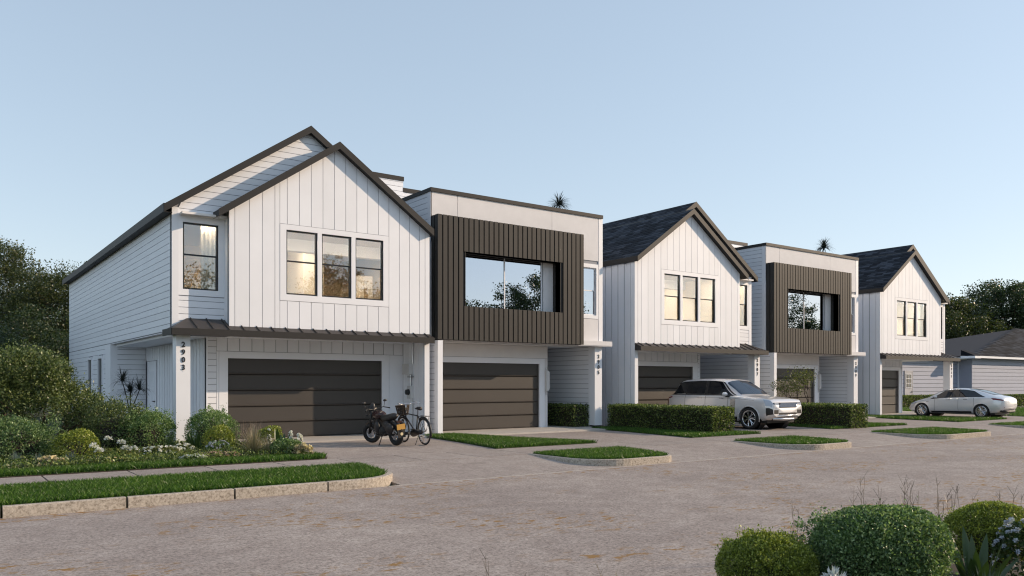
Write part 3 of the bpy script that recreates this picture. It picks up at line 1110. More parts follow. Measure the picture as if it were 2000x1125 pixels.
    rf.prism(PX([(3.125, zf(3.125)), (6.55, zf(6.55)), (6.55, zf(6.55) - t), (3.125, zf(3.125) - t)]), 22.02, 22.66, 'y')
    ro = part('roof', rf, M['dark'], h)
    def rake(l0, l1, z, y):
        return MB().prism(PX([(l0, z(l0) + 0.012), (l1, z(l1) + 0.012), (l1, z(l1) - 0.2), (l0, z(l0) - 0.2)]), y - 0.03, y - 0.002, 'y')
    part('rake_board', rake(-0.05, 3.125, zf, 22.02), M['dark'], ro)
    part('rake_board', rake(3.125, 6.58, zf, 22.02), M['dark'], ro)
    part('rake_board', rake(2.9, 3.81, zm, 22.5), M['dark'], ro)
    part('rake_board', rake(3.81, 7.85, zm, 22.5), M['dark'], ro)
    part('eave_board', MB().box(*sorted((X(7.822), X(7.86))), 22.5, 41.9, zm(7.82) - 0.21, zm(7.82) + 0.012), M['dark'], ro)
    part('eave_board', MB().box(*sorted((X(-0.032), X(-0.06))), 22.02, 41.9, zf(-0.03) - 0.2, zf(-0.03) + 0.008), M['dark'], ro)
    part('soffit', MB().box(*sorted((X(7.62), X(7.82))), 22.6, 41.6, zm(7.82) - 0.2, zm(7.82) - 0.185), M['dark'], ro)
    # shingles on the slope that the street sees
    if shingles:
        cw, ch = 0.42, 0.185
        nrow = int(3.95 / (ch * math.cos(math.atan(TH))))
        ct = math.cos(math.atan(TH)); st = math.sin(math.atan(TH))
        items = []
        for r in range(nrow):
            l0 = -0.05 + r * ch * ct
            if l0 + ch * ct > 3.80: break
            ystart = 22.0 if l0 < 3.0 else 22.48
            off = (r % 2) * cw / 2 + (r % 3) * 0.05
            y = ystart
            first_w = cw - off * 0.9
            while y < 33.5:
                w = first_w if y == ystart else cw
                items.append((l0, y, w))
                y += w
        def shingle(l0, y, w, lift):
            z0 = zf(l0) if l0 + ch * ct < 3.13 else zm(l0)
            l1 = l0 + ch * ct * 1.12
            z1 = z0 + TH * (l1 - l0)
            e = 0.013 + lift
            return ([(X(l0), y + 0.004, z0 + e + 0.006), (X(l0), y + w - 0.004, z0 + e + 0.006), (X(l1), y + w - 0.004, z1 + 0.004), (X(l1), y + 0.004, z1 + 0.004),
                     (X(l0), y + 0.004, z0 + 0.001), (X(l0), y + w - 0.004, z0 + 0.001)],
                    [(0, 1, 2, 3), (4, 5, 1, 0), (4, 0, 3), (5, 2, 1)])
        items.sort(key=lambda q: (q[1] - 22) * 1.0 + (q[0]) * 0.8)
        single = items[:shingles]
        for (l0, y, w) in single:
            part('shingle', MB().add(*shingle(l0, y, w, rnd.random() * 0.008)), M['shingle'], ro, fix=False)
        rest = MB()
        for (l0, y, w) in items[shingles:]:
            rest.add(*shingle(l0, y, w, rnd.random() * 0.008))
        o = part('shingle_field', rest, M['shingle'], ro, fix=False)
        o['kind'] = 'stuff'
    # --- canopy over the garage and porch
    cr = MB()
    zt0, zt1 = 3.245, 3.57
    yb = 22.198
    zq = zt0 + (zt1 - zt0) * (yb - 21.9) / (22.64 - 21.9)
    # over the garage: against the gable front
    cr.prism([(21.9, 3.09), (21.9, zt0), (yb, zq), (yb, 3.09)], X(-0.0), X(6.25), 'x')
    # beside it: against the main wall, hipped at the free end
    a, b, hl = X(6.25), X(7.78), X(7.24)
    v = [(a, 21.9, 3.09), (a, 21.9, zt0), (a, 22.638, zt1), (a, 22.638, 3.09), (hl, 22.638, zt1), (b, 21.9, zt0), (b, 21.9, 3.09), (b, 22.638, zt0), (b, 22.638, 3.09)]
    cr.add(v, [(0, 1, 2, 3), (1, 5, 4, 2), (0, 6, 5, 1), (5, 7, 4), (6, 8, 7, 5), (3, 2, 4, 7, 8), (0, 3, 8, 6)])
    co = part('canopy', cr, M['seam'], h)
    fa = MB(); B(fa, -0.0, 7.80, 21.872, 21.898, 3.075, 3.25)
    part('fascia', fa, M['dark'], co)
    fs = MB(); B(fs, 7.782, 7.81, 21.9, 22.86, 3.075, 3.25)
    part('fascia', fs, M['dark'], co)
    k = 0
    l = 0.18
    sl = (zt1 - zt0) / (22.64 - 21.9)
    while l < 7.5:
        ye = yb if l < 6.25 else 22.63
        if l > 7.24: ye = 21.9 + (7.78 - l) / (7.78 - 7.24) * 0.74
        x0, x1 = X(l) - 0.011, X(l) + 0.011
        part('seam', MB().prism([(21.89, zt0 - 0.01), (21.89, zt0 + 0.028), (ye, zt0 + (ye - 21.9) * sl + 0.032), (ye, zt0 + (ye - 21.9) * sl - 0.004)], x0, x1, 'x'), M['seam'], co)
        l += 0.41
    # ceiling over the recess
    part('porch_ceiling', MB().box(*sorted((X(0.18), X(7.45))), 22.2, 31.5, 3.12, 3.2).box(*sorted((X(7.45), X(7.61))), 22.2, 31.4, 3.205, 3.222), M['white'], h)
    # --- garage wall
    Yg = 23.6
    gwall = MB()
    lo, hi = sorted((X(0.18), X(gw)))
    dx0, dx1 = sorted((X(dl), X(dr)))
    gwall.box(lo, dx0, Yg + 0.026, Yg + 0.2, 0.15, 3.12); gwall.box(dx1, hi, Yg + 0.026, Yg + 0.2, 0.15, 3.12); gwall.box(dx0, dx1, Yg + 0.026, Yg + 0.2, 2.545, 3.12)
    go = part('garage_wall', gwall, M['gap'], h)
    part('corner_board', MB().box(*sorted((X(gw - 0.03), X(gw + 0.012))), Yg - 0.006, Yg + 0.027, 0.16, 3.118), M['trim'], go)
    tmx = 0.25
    gt = MB()
    B(gt, max(0.18, dl - tmx), dl, Yg - 0.012, Yg + 0.024, 0.16, 2.74); B(gt, dr, dr + tmx, Yg - 0.012, Yg + 0.024, 0.16, 2.74); B(gt, dl, dr, Yg - 0.012, Yg + 0.024, 2.545, 2.74)
    part('door_trim', gt, M['trim'], h)
    l = 0.19
    lend = dr + tmx + 0.07 if gw - dr - tmx > 0.1 else gw - 0.03
    while l < lend - 0.03:
        part('board', MB().box(*sorted((X(l) + s * 0.010, X(min(l + BP, lend)) - s * 0.010)), Yg, Yg + 0.025, 2.752, 3.118), M['white'], go)
        l += BP
    if dl - tmx > 0.22:
        part('wall_sheet', MB().box(*sorted((X(0.19), X(dl - tmx - 0.01))), Yg, Yg + 0.025, 0.16, 2.74), M['white'], go)
    if gw - dr - tmx > 0.1:
        lap_x(go, *sorted((X(dr + tmx + 0.07), X(gw - 0.001))), 0.17, 3.11, Yg)
        st = MB(); B(st, dr + tmx + 0.006, dr + tmx + 0.064, Yg - 0.004, Yg + 0.025, 0.16, 2.74)
        part('trim_strip', st, M['trim'], h)
    garage_door(h, dx0, dx1, 0.198, 2.545, 23.66)
    gs = MB(); B(gs, gw - 0.15, gw - 0.024, Yg + 0.205, 31.4, 0.12, 3.12)
    gso = part('porch_wall', gs, M['gap'], h)
    # front door in the porch wall
    dy0, dy1 = 29.9, 31.0
    y = Yg + 0.03
    while y < 31.35:
        y2 = min(y + BP - 0.05, 31.38)
        z0 = 2.62 if (y2 > dy0 - 0.12 and y < dy1 + 0.12) else 0.15
        part('board', MB().box(*sorted((X(gw), X(gw - 0.022))), y, y2, z0, 3.118), M['white'], gso)
        y += BP
    dd = part('front_door', MB().box(*sorted((X(gw - 0.02), X(gw - 0.005))), dy0, dy1, 0.17, 2.48), M['trim'], h)
    part('door_frame', MB().box(*sorted((X(gw - 0.022), X(gw + 0.012))), dy0 - 0.11, dy0, 0.17, 2.6).box(*sorted((X(gw - 0.022), X(gw + 0.012))), dy1, dy1 + 0.11, 0.17, 2.6).box(*sorted((X(gw - 0.022), X(gw + 0.012))), dy0, dy1, 2.48, 2.6), M['trim'], dd)
    part('inset_panel', MB().box(*sorted((X(gw - 0.004), X(gw + 0.006))), dy0 + 0.2, dy1 - 0.2, 0.5, 2.25), M['white'], dd)
    part('handle', MB().path([(X(gw + 0.05), dy0 + 0.08, 1.2), (X(gw + 0.05), dy0 + 0.26, 1.2)], 0.018, 6).path([(X(gw), dy0 + 0.08, 1.2), (X(gw + 0.05), dy0 + 0.08, 1.2)], 0.02, 6), M['black'], dd)
    pb = part('porch_back_wall', MB().box(*sorted((X(gw + 0.0), X(7.4))), 31.424, 31.55, 0.12, 3.2), M['gap'], h)
    lap_x(pb, *sorted((X(gw + 0.002), X(7.4))), 0.16, 3.12, 31.4)
    # post with the street number
    ps = MB(); B(ps, 7.26, 7.62, 22.2, 22.56, 0.14, 3.088)
    post = part('post', ps, M['trim'], h)
    bs = MB(); B(bs, 7.28, 7.60, 22.22, 22.54, 0.12, 0.16)
    part('post_base', bs, M['black'], post)
    address(h, num, X(7.44), 22.2, 2.92)
    # inner flush wall of the recess
    y = 22.26
    while y < 23.55:
        part('board', MB().box(*sorted((X(0.171), X(0.193))), y, min(y + 0.30, 23.58), 0.16, 3.118), M['white'], fwo)
        y += 0.312
    # slab in front of the garage
    sl_ = MB(); B(sl_, 0.1, 7.6, 21.75, 31.4, 0.05, 0.194)
    part('garage_slab', sl_, M['concrete_light'], h)
    # --- room behind the upper windows
    rm = MB()
    B(rm, 0.171, 0.21, 22.375, 27.5, 3.4, 6.40)
    B(rm, 7.40, 7.448, 22.83, 27.5, 3.4, 6.40)
    B(rm, 0.21, 7.4, 27.5, 27.6, 3.4, 6.40)
    part('room_wall', rm, M['wall_in'], h)
    pt = MB(); B(pt, 5.2, 5.3, 22.83, 26.2, 3.41, 6.31)
    B(pt, 2.2, 2.9, 25.4, 27.5, 3.41, 6.31)
    part('partition', pt, M['ivory_in'], h)
    part('ceiling', MB().box(*sorted((X(0.2), X(7.42))), 22.375, 27.55, 6.32, 6.38), M['ceil_in'], h)
    part('floor', MB().box(*sorted((X(0.2), X(7.42))), 22.375, 27.55, 3.34, 3.4), M['floor_in'], h)
    beam = MB(); B(beam, 0.21, 5.2, 24.3, 24.6, 5.95, 6.315)
    part('beam', beam, M['ceil_in'], h)
    cab = MB(); B(cab, 3.3, 4.9, 26.9, 27.49, 3.41, 5.3); B(cab, 0.8, 1.3, 24.6, 25.1, 3.41, 5.4)
    part('cabinet', cab, M['ivory_in'], h)
    art = MB(); B(art, 3.5, 4.6, 26.85, 26.89, 4.45, 5.1); B(art, 1.0, 1.12, 24.55, 24.59, 4.6, 5.0)
    part('picture', art, M['wood_in'], h)
    cur = MB()
    for i in range(26):
        B(cur, 6.3 + i * 0.018, 6.312 + i * 0.018, 23.0 + 0.03 * (i % 2), 23.06 + 0.03 * (i % 2), 3.6, 6.3)
    part('curtain', cur, M['ivory_in'], h)
    for l, y in ((1.6, 22.42), (3.95, 22.42), (6.7, 22.86), (3.7, 24.85)):
        lm = MB().box(X(l) - (0.75 if l < 6 else 0.35), X(l) + (0.75 if l < 6 else 0.35), y, y + 0.12, 6.26, 6.285)
        part('ceiling_lamp', lm, M['lampglow'], h, fix=False)
    return h

def flat_house(num, X0, label):
    X = lambda l: X0 + l
    h = thing('townhouse', label, 'house', (X(3.7), 22.2, 0), group='row of new townhouses')
    B = lambda mb, l0, l1, *r: mb.box(X(l0), X(l1), *r)
    Z1 = 8.04
    W = 7.48
    # stucco front: three panels with open joints, split round the small right-hand window
    fb = MB()
    wn = (6.50, 7.16, 4.37, 6.15)
    big = (1.06, 4.62, 4.20, 6.40)
    hole_wall(fb, X(0.03), X(W - 0.03), 3.2, Z1, 22.676, 22.83, [(X(big[0]), X(big[1]), big[2], big[3]), (X(wn[0]), X(wn[1]), wn[2], wn[3])])
    fo = part('front_wall', fb, M['gap'], h)
    e = [0.0, 1.015, 5.03, 7.27]
    for a, b in zip(e[:-1], e[1:]):
        part('stucco_panel', MB().box(X(a + (0.008 if a else 0)), X(b - 0.008), 22.65, 22.675, 6.42, Z1), M['stucco'], fo)
    part('stucco_panel', MB().box(X(4.63), X(6.40), 22.65, 22.675, 3.2, 6.405), M['stucco'], fo)
    part('stucco_panel', MB().box(X(6.41), X(7.262), 22.65, 22.675, 3.41, 4.23), M['stucco'], fo)
    cb = MB(); B(cb, 7.278, W, 22.642, 22.68, 3.2, Z1)
    part('corner_board', cb, M['trim'], h)
    tm = MB()
    B(tm, 6.41, wn[0], 22.64, 22.675, 4.245, 6.29); B(tm, wn[1], 7.25, 22.64, 22.675, 4.245, 6.29)
    B(tm, wn[0], wn[1], 22.64, 22.675, 4.245, 4.37); B(tm, wn[0], wn[1], 22.64, 22.675, 6.15, 6.29)
    part('window_trim', tm, M['trim'], h)
    sash_window(h, X(wn[0]), X(wn[1]), wn[2], wn[3], 22.676, M['trim'], 'glass_mirror')
    # left side wall, lap siding
    sw = part('side_wall', MB().box(X(0.024), X(0.16), 22.84, 41.5, 0.1, Z1).box(X(0.024), X(0.16), 22.23, 22.839, 0.1, 3.2), M['gap'], h)
    lap_y(sw, X(0.0), X(0.023), 22.86, 41.5, 3.22, Z1)
    lap_y(sw, X(0.0), X(0.023), 22.42, 41.5, 0.16, 3.2)
    cb = MB(); B(cb, -0.006, 0.03, 22.65, 22.85, 3.2, Z1)
    part('corner_board', cb, M['trim'], h)
    pier = MB(); B(pier, -0.004, 0.18, 22.2, 22.41, 0.13, 3.2)
    part('pier', pier, M['trim'], h)
    part('rear_wall', MB().box(X(0.17), X(W), 41.35, 41.5, 0.1, Z1), M['white'], h)
    part('right_wall', MB().box(X(W - 0.15), X(W), 22.84, 41.34, 3.2, Z1).box(X(W - 0.15), X(W), 27.0, 41.34, 0.1, 3.2), M['white'], h)
    # parapet caps and flat roof
    part('flat_roof', MB().box(X(0.17), X(W - 0.16), 22.84, 41.34, 7.5, 7.6), M['greybox'], h)
    pc = part('parapet_cap', MB().box(X(-0.03), X(W - 0.01), 22.60, 22.86, Z1, Z1 + 0.125), M['dark'], h)
    part('parapet_cap', MB().box(X(-0.03), X(0.19), 22.862, 41.5, Z1, Z1 + 0.122), M['dark'], h)
    part('parapet_cap', MB().box(X(W - 0.19), X(W - 0.01), 22.862, 41.5, Z1, Z1 + 0.122), M['dark'], h)
    # rear roof volumes
    for (a, b, y0, y1, zt) in ((0.25, 1.87, 28, 33, 9.72), (1.875, 5.6, 28.02, 34, 9.30)):
        v = part('stair_tower', MB().box(X(a), X(b), y0, y1, 7.6, zt), M['gap'], h)
        lap_x(v, X(a), X(b), 7.7, zt, y0 - 0.023)
        part('tower_cap', MB().box(X(a) - 0.02, X(b) + 0.02, y0 - 0.05, y1, zt + 0.002, zt + 0.17), M['dark'], v)
    # ribbed metal box
    bx0, bx1, bz0, bz1, yf = 0.0, 6.15, 3.235, 7.24, 22.2
    op = (1.06, 5.07, 4.345, 6.13)
    bk = MB()
    hole_wall(bk, X(bx0 + 0.03), X(bx1 - 0.01), bz0, bz1, yf + 0.046, yf + 0.30, [(X(op[0]), X(op[1]), op[2], op[3])])
    bk.box(X(bx0 + 0.03), X(bx0 + 0.15), yf + 0.301, 22.645, bz0, bz1).box(X(bx1 - 0.12), X(bx1 - 0.01), yf + 0.301, 22.645, bz0, bz1)
    bk.box(X(bx0 + 0.151), X(bx1 - 0.121), yf + 0.301, 22.645, bz1 - 0.12, bz1).box(X(bx0 + 0.151), X(bx1 - 0.121), yf + 0.301, 22.645, bz0, bz0 + 0.1)
    bo = part('ribbed_box', bk, M['slatback'], h)
    pit = 0.2
    meshes = {}
    def rib(x0, x1, z0, z1):
        key = (round(x1 - x0, 3), round(z1 - z0, 3))
        if key not in meshes:
            meshes[key] = MB().box(0, x1 - x0, yf, yf + 0.045, 0, z1 - z0).mesh('rib', M['slat'])
        part('rib', meshes[key], None, bo, at=(x0, 0, z0))
    l = bx0
    while l < bx1 - 0.03:
        l1 = min(l + 0.155, bx1)
        if l1 <= op[0] + 0.02 or l >= op[1] - 0.02:
            rib(X(l), X(l1), bz0, bz1)
        else:
            rib(X(l), X(l1), bz0, op[2]); rib(X(l), X(l1), op[3], bz1)
        l += pit
    for y in (22.25, 22.45):
        part('rib', MB().box(X(bx0), X(bx0 + 0.029), y, min(y + 0.15, 22.64), bz0, bz1), M['slat'], bo)
    rv = MB()
    B(rv, op[1], op[1] + 0.02, yf + 0.02, 22.648, op[2], op[3]); B(rv, op[0] - 0.02, op[0], yf + 0.02, 22.648, op[2], op[3])
    B(rv, op[0], op[1], yf + 0.02, 22.648, op[3], op[3] + 0.02); B(rv, op[0], op[1], yf + 0.02, 22.648, op[2] - 0.02, op[2])
    part('reveal', rv, M['dark'], bo)
    # large fixed window behind the opening
    yw = 22.70
    wd = part('picture_window', MB().box(X(1.0), X(4.62), yw + 0.06, yw + 0.07, 4.2, 4.21), M['trim'], h)
    fr = MB()
    B(fr, 1.06, 1.11, yw, yw + 0.06, 4.2, 6.4); B(fr, 4.57, 4.62, yw, yw + 0.06, 4.2, 6.4); B(fr, 2.95, 2.99, yw, yw + 0.06, 4.2, 6.4)
    B(fr, 1.11, 4.57, yw, yw + 0.06, 6.36, 6.4)
    part('frame', fr, M['trim'], wd)
    part('pane', MB().box(X(1.11), X(2.95), yw + 0.02, yw + 0.03, 4.21, 6.36), M['glass_mirror'], wd)
    part('pane', MB().box(X(2.99), X(4.57), yw + 0.02, yw + 0.03, 4.21, 6.36), M['glass_mirror'], wd)
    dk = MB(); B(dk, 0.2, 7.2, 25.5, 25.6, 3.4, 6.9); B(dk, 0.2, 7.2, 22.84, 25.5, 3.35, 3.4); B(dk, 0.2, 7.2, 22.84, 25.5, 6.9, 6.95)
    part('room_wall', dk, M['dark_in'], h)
    # slab edge under the box
    part('canopy_slab', MB().box(X(0.19), X(7.75), 22.42, 23.58, 3.205, 3.232).box(X(6.16), X(7.75), 22.4, 22.64, 3.233, 3.40), M['stucco'], h)
    # garage wall
    Yg = 23.6
    dl, dr, gw = 0.42, 5.19, 5.58
    gwl = MB().box(X(0.17), X(dl), Yg + 0.026, Yg + 0.2, 0.15, 3.2).box(X(dr), X(gw), Yg + 0.026, Yg + 0.2, 0.15, 3.2).box(X(dl), X(dr), Yg + 0.026, Yg + 0.2, 2.545, 3.2)
    go = part('garage_wall', gwl, M['gap'], h)
    part('stucco_panel', MB().box(X(0.185), X(gw), Yg, Yg + 0.025, 2.752, 3.2), M['stucco'], go)
    part('stucco_panel', MB().box(X(dr + 0.262), X(gw), Yg, Yg + 0.025, 0.19, 2.74), M['stucco'], go)
    gt = MB(); B(gt, 0.185, dl, Yg - 0.012, Yg + 0.024, 0.19, 2.74); B(gt, dr, dr + 0.25, Yg - 0.012, Yg + 0.024, 0.19, 2.74); B(gt, dl, dr, Yg - 0.012, Yg + 0.024, 2.545, 2.74)
    part('door_trim', gt, M['trim'], h)
    garage_door(h, X(dl), X(dr), 0.198, 2.545, 23.66)
    part('garage_side_wall', MB().box(X(gw - 0.14), X(gw), Yg + 0.205, 27.4, 0.15, 3.2), M['white'], h)
    mb_ = part('meter_cabinet', MB().box(X(gw - 0.13), X(gw - 0.02), Yg - 0.11, Yg - 0.001, 1.55, 2.3), M['greybox'], h)
    part('conduit', MB().path([(X(gw - 0.075), Yg - 0.05, 1.4), (X(gw - 0.075), Yg - 0.05, 2.45)], 0.02, 6), M['alu'], mb_)
    part('cover_panel', MB().box(X(gw - 0.02), X(gw + 0.03), Yg - 0.10, Yg - 0.02, 1.6, 2.25), M['greybox'], mb_)
    # porch: side wall with lap siding, post, slab
    pw = part('porch_wall', MB().box(X(7.18), X(7.30), 23.02, 27.0, 0.12, 3.2), M['gap'], h)
    lap_y(pw, X(7.155), X(7.178), 23.02, 27.0, 0.2, 3.19)
    part('porch_back_wall', MB().box(X(gw), X(7.18), 27.0, 27.12, 0.12, 3.2), M['white'], h)
    part('porch_ceiling', MB().box(X(gw), X(W - 0.02), 23.59, 27.0, 3.21, 3.23), M['white'], h)
    post = part('post', MB().box(X(7.09), X(7.45), 22.65, 23.01, 0.25, 3.2), M['trim'], h)
    part('post_base', MB().box(X(7.12), X(7.42), 22.68, 22.98, 0.18, 0.25), M['black'], post)
    address(h, num, X(7.27), 22.65, 2.92)
    part('garage_slab', MB().box(X(0.0), X(7.6), 21.35, 27.0, 0.05, 0.194), M['concrete_light'], h)
    return h

gable_house('2903', 12.91, -1, 6.46, 0.96, 5.87, 'white gabled house 2903 with the porch on its left, lit windows and black garage', first=True)
flat_house('2905', 13.22, 'flat roofed house 2905 with dark ribbed box, between the motorcycle house and the SUV')
gable_house('2907', 21.95, 1, 5.33, 0.19, 4.88, 'gabled white house 2907 behind the silver SUV, dark shingle roof', shingles=300)
flat_house('2909', 30.59, 'flat roofed house 2909 with a dark ribbed box, behind the thin young tree')
gable_house('2911', 39.32, 1, 4.76, 0.19, 4.42, 'farthest gabled white house 2911, at the end of the row by the parked sedan', shingles=60)

# ------------------------------------------------------------------ neighbour house at the far end
nb = thing('neighbour_house', 'single storey pale grey clapboard house with slate hip roof behind the sedan', 'house', (68, 32, 0))
nl = MB().box(50, 68.68, 32.03, 40, 0, 3.95)
nlo = part('left_wall', nl, M['gap'], nb)
lap_x(nlo, 50, 68.45, 0.3, 3.9, 32.0, 0.31, 'sidewall', gap=0.035)
part('corner_board', MB().box(68.45, 68.69, 31.985, 32.03, 0.2, 3.95), M['trim'], nb)
nr = MB().box(68.73, 100, 31.03, 44, 0, 4.05)
nro = part('right_wall', nr, M['gap'], nb)
lap_x(nro, 68.75, 100, 0.3, 4.0, 31.0, 0.31, 'sidewall', gap=0.035)
part('end_wall', MB().box(68.70, 68.728, 31.0, 31.99, 0.2, 4.0), M['sidewall'], nb)
rf = MB()
rf.add([(49, 31.5, 3.9), (69.2, 31.5, 3.9), (69.2, 36.2, 5.0), (49, 36.2, 5.0), (69.2, 41, 3.9), (49, 41, 3.9)], [(0, 1, 2, 3), (3, 2, 4, 5), (0, 3, 5), (1, 4, 2), (0, 5, 4, 1)])
rf.add([(68.2, 30.5, 4.05), (104, 30.5, 4.05), (104, 46, 4.05), (68.2, 46, 4.05), (95, 38.2, 7.75), (102, 38.2, 7.75)], [(0, 1, 5, 4), (1, 2, 5), (2, 3, 4, 5), (3, 0, 4), (0, 3, 2, 1)])
nroof = part('roof', rf, M['shingle_far'], nb)
sh = MB()
for r in range(22):                                 # shingle courses on the street slope
    y0 = 30.5 + r * 0.35
    z0 = 4.05 + (y0 - 30.5) * 0.4805 + 0.012
    xs = 68.2 + (y0 - 30.5) / 7.7 * 26.8 + 0.1
    xx = xs
    while xx < 103.5:
        w = rnd.choice((0.45, 0.6, 0.8))
        e = rnd.random() * 0.02
        sh.add([(xx, y0, z0 + 0.025 + e), (xx + w - 0.01, y0, z0 + 0.025 + e), (xx + w - 0.01, y0 + 0.38, z0 + 0.183), (xx, y0 + 0.38, z0 + 0.183), (xx, y0, z0 - 0.01), (xx + w - 0.01, y0, z0 - 0.01)],
               [(0, 1, 2, 3), (4, 5, 1, 0)])
        xx += w
o = part('shingle_field', sh, M['shingle_far'], nroof, fix=False); o['kind'] = 'stuff'
sh = MB()
for r in range(13):
    y0 = 31.5 + r * 0.35
    z0 = 3.9 + (y0 - 31.5) * 0.234 + 0.012
    xx = 49.2 + rnd.random() * 0.3
    while xx < 69:
        w = rnd.choice((0.45, 0.6, 0.8))
        e = rnd.random() * 0.02
        sh.add([(xx, y0, z0 + 0.02 + e), (xx + w - 0.01, y0, z0 + 0.02 + e), (xx + w - 0.01, y0 + 0.38, z0 + 0.09), (xx, y0 + 0.38, z0 + 0.09), (xx, y0, z0 - 0.01), (xx + w - 0.01, y0, z0 - 0.01)],
               [(0, 1, 2, 3), (4, 5, 1, 0)])
        xx += w
o = part('shingle_field', sh, M['shingle_far'], nroof, fix=False); o['kind'] = 'stuff'
part('gutter', MB().box(68.0, 104, 30.36, 30.52, 3.9, 4.07).box(49, 69.1, 31.36, 31.5, 3.78, 3.93), M['trim'], nb)
part('soffit', MB().box(68.2, 104, 30.5, 31.0, 3.95, 4.03).box(49, 69, 31.5, 32.0, 3.82, 3.88), M['trim'], nb)
part('gable_return', MB().prism([(31.4, 4.1), (30.3, 4.02), (30.3, 4.08), (31.4, 4.55)], 67.7, 68.6, 'x'), M['shingle_far'], nb)
part('return_box', MB().box(67.65, 68.65, 30.28, 31.4, 3.86, 4.05), M['trim'], nb)
dr_ = part('side_door', MB().box(60.15, 61.15, 31.955, 31.998, 0.45, 2.72), M['housegrey'], nb)
part('frame', MB().box(60.05, 60.15, 31.94, 31.998, 0.45, 2.82).box(61.15, 61.27, 31.94, 31.998, 0.45, 2.82).box(60.15, 61.15, 31.94, 31.998, 2.72, 2.82), M['housegrey'], dr_)
part('pane', MB().box(60.25, 60.98, 31.945, 31.954, 1.55, 2.52), M['darkpane'], dr_)
mu = MB()
for i in range(4):
    x = 60.22 + i * 0.255
    mu.box(x, x + 0.03, 31.925, 31.944, 1.50, 2.57)
for i in range(4):
    z = 1.50 + i * 0.345
    mu.box(60.22, 61.01, 31.92, 31.940, z, z + 0.035)
part('muntin', mu, M['trim'], dr_)
part('knob', MB().ball((61.05, 31.91, 1.2), 0.05, 0.05, 0.05, 8, 6), M['black'], dr_)

# ------------------------------------------------------------------ vehicles
def smooth_interp(keys, xs, win=0.10):
    kx = [k[0] for k in keys]; kv = [k[1] for k in keys]
    xs = np.asarray(xs, float)
    acc = np.zeros_like(xs)
    offs = np.linspace(-win, win, 9)
    wt = np.hanning(11)[1:-1]
    for o, w in zip(offs, wt):
        acc += w * np.interp(xs + o, kx, kv)
    return acc / wt.sum()

class Body:
    """car body surface: stations along x, ring of 11 points from the sill up to the roof centre"""
    def __init__(s, K, win=0.08):
        s.K, s.win = K, win
        s.L = K['L']
    def ring(s, x):
        q = lambda k: float(smooth_interp(s.K[k], np.array([x]), s.win)[0])
        zb, zbelt, zr, wm, wr = q('zb'), q('zbelt'), q('zroof'), q('wmax'), q('wroof')
        hgt = max(zr - zbelt, 0.0)
        zmid = zb + (zbelt - zb) * 0.55
        gl = min(1.0, hgt / 0.25)                    # how much of a cabin there is here
        wbelt = wm * 0.955
        p7w = wr + 0.045
        p6w = wbelt - 0.035
        return [(0, zb), (wm * 0.82, zb), (wm * 0.955, zb + (zbelt - zb) * 0.14), (wm * 0.995, zb + (zbelt - zb) * 0.34), (wm, zmid), (wm * 0.985, zb + (zbelt - zb) * 0.84),
                (wbelt, zbelt - 0.012), (p6w, zbelt + 0.006 * (1 - gl) + 0.012),
                (p6w + (p7w - p6w) * 1.0, zbelt + hgt * (0.86 * gl + 0.5 * (1 - gl))), (wr * 0.93, zbelt + hgt * (0.965 * gl + 0.75 * (1 - gl))), (wr * 0.55, zbelt + hgt * 0.995), (0, zr)]
    def pt(s, x, j, t):
        r = s.ring(x)
        a, b = r[j], r[j + 1]
        return (x, a[0] + (b[0] - a[0]) * t, a[1] + (b[1] - a[1]) * t)
    def mesh(s, n=64):
        xs = [s.L * 0.5 * (1 - math.cos(PI * i / n)) * 0.35 + s.L * i / n * 0.65 for i in range(n + 1)]
        mb = MB()
        rows = []
        for x in xs:
            r = s.ring(min(max(x, 0.0), s.L))
            full = [(x, y, z) for y, z in r] + [(x, -y, z) for y, z in r[-2:0:-1]]
            rows.append(full)
        m = len(rows[0])
        for r in rows: mb.v.extend(r)
        for i in range(n):
            for j in range(m):
                a = i * m + j; b = i * m + (j + 1) % m
                mb.f.append((a, b, b + m, a + m))
        mb.f.append(tuple(range(m - 1, -1, -1)))
        mb.f.append(tuple(n * m + j for j in range(m)))
        return mb
    def patch(s, xa, xb, j0, t0, j1, t1, side, off=0.012, nx=10, nt=4):
        """panel lying on the body between ring parameters j+t; xa, xb may depend on v in 0..1"""
        mb = MB()
        P = []
        for iv in range(nt + 1):
            v = iv / nt
            w = (j0 + t0) + ((j1 + t1) - (j0 + t0)) * v
            j = min(int(w), 10); t = w - j
            row = []
            a = xa(v) if callable(xa) else xa
            b = xb(v) if callable(xb) else xb
            for iu in range(nx + 1):
                x = a + (b - a) * iu / nx
                p = Vector(s.pt(x, j, t))
                px = Vector(s.pt(min(x + 0.03, s.L), j, t)) - Vector(s.pt(max(x - 0.03, 0), j, t))
                w2 = min(w + 0.12, 10.98); w1 = max(w - 0.12, 0)
                pw = Vector(s.pt(x, int(w2), w2 - int(w2))) - Vector(s.pt(x, int(w1), w1 - int(w1)))
                nrm = px.cross(pw)
                if nrm.length < 1e-9: nrm = Vector((0, 1, 0))
                nrm.normalize()
                if nrm.y < -0.05 or (abs(nrm.y) <= 0.05 and nrm.z < 0): nrm = -nrm
                p = p + nrm * off
                row.append((p.x, p.y * side, p.z))
            P.append(row)
        for r in P: mb.v.extend(r)
        m = nx + 1
        for iv in range(nt):
            for iu in range(nx):
                a = iv * m + iu
                mb.f.append((a, a + 1, a + 1 + m, a + m))
        return mb

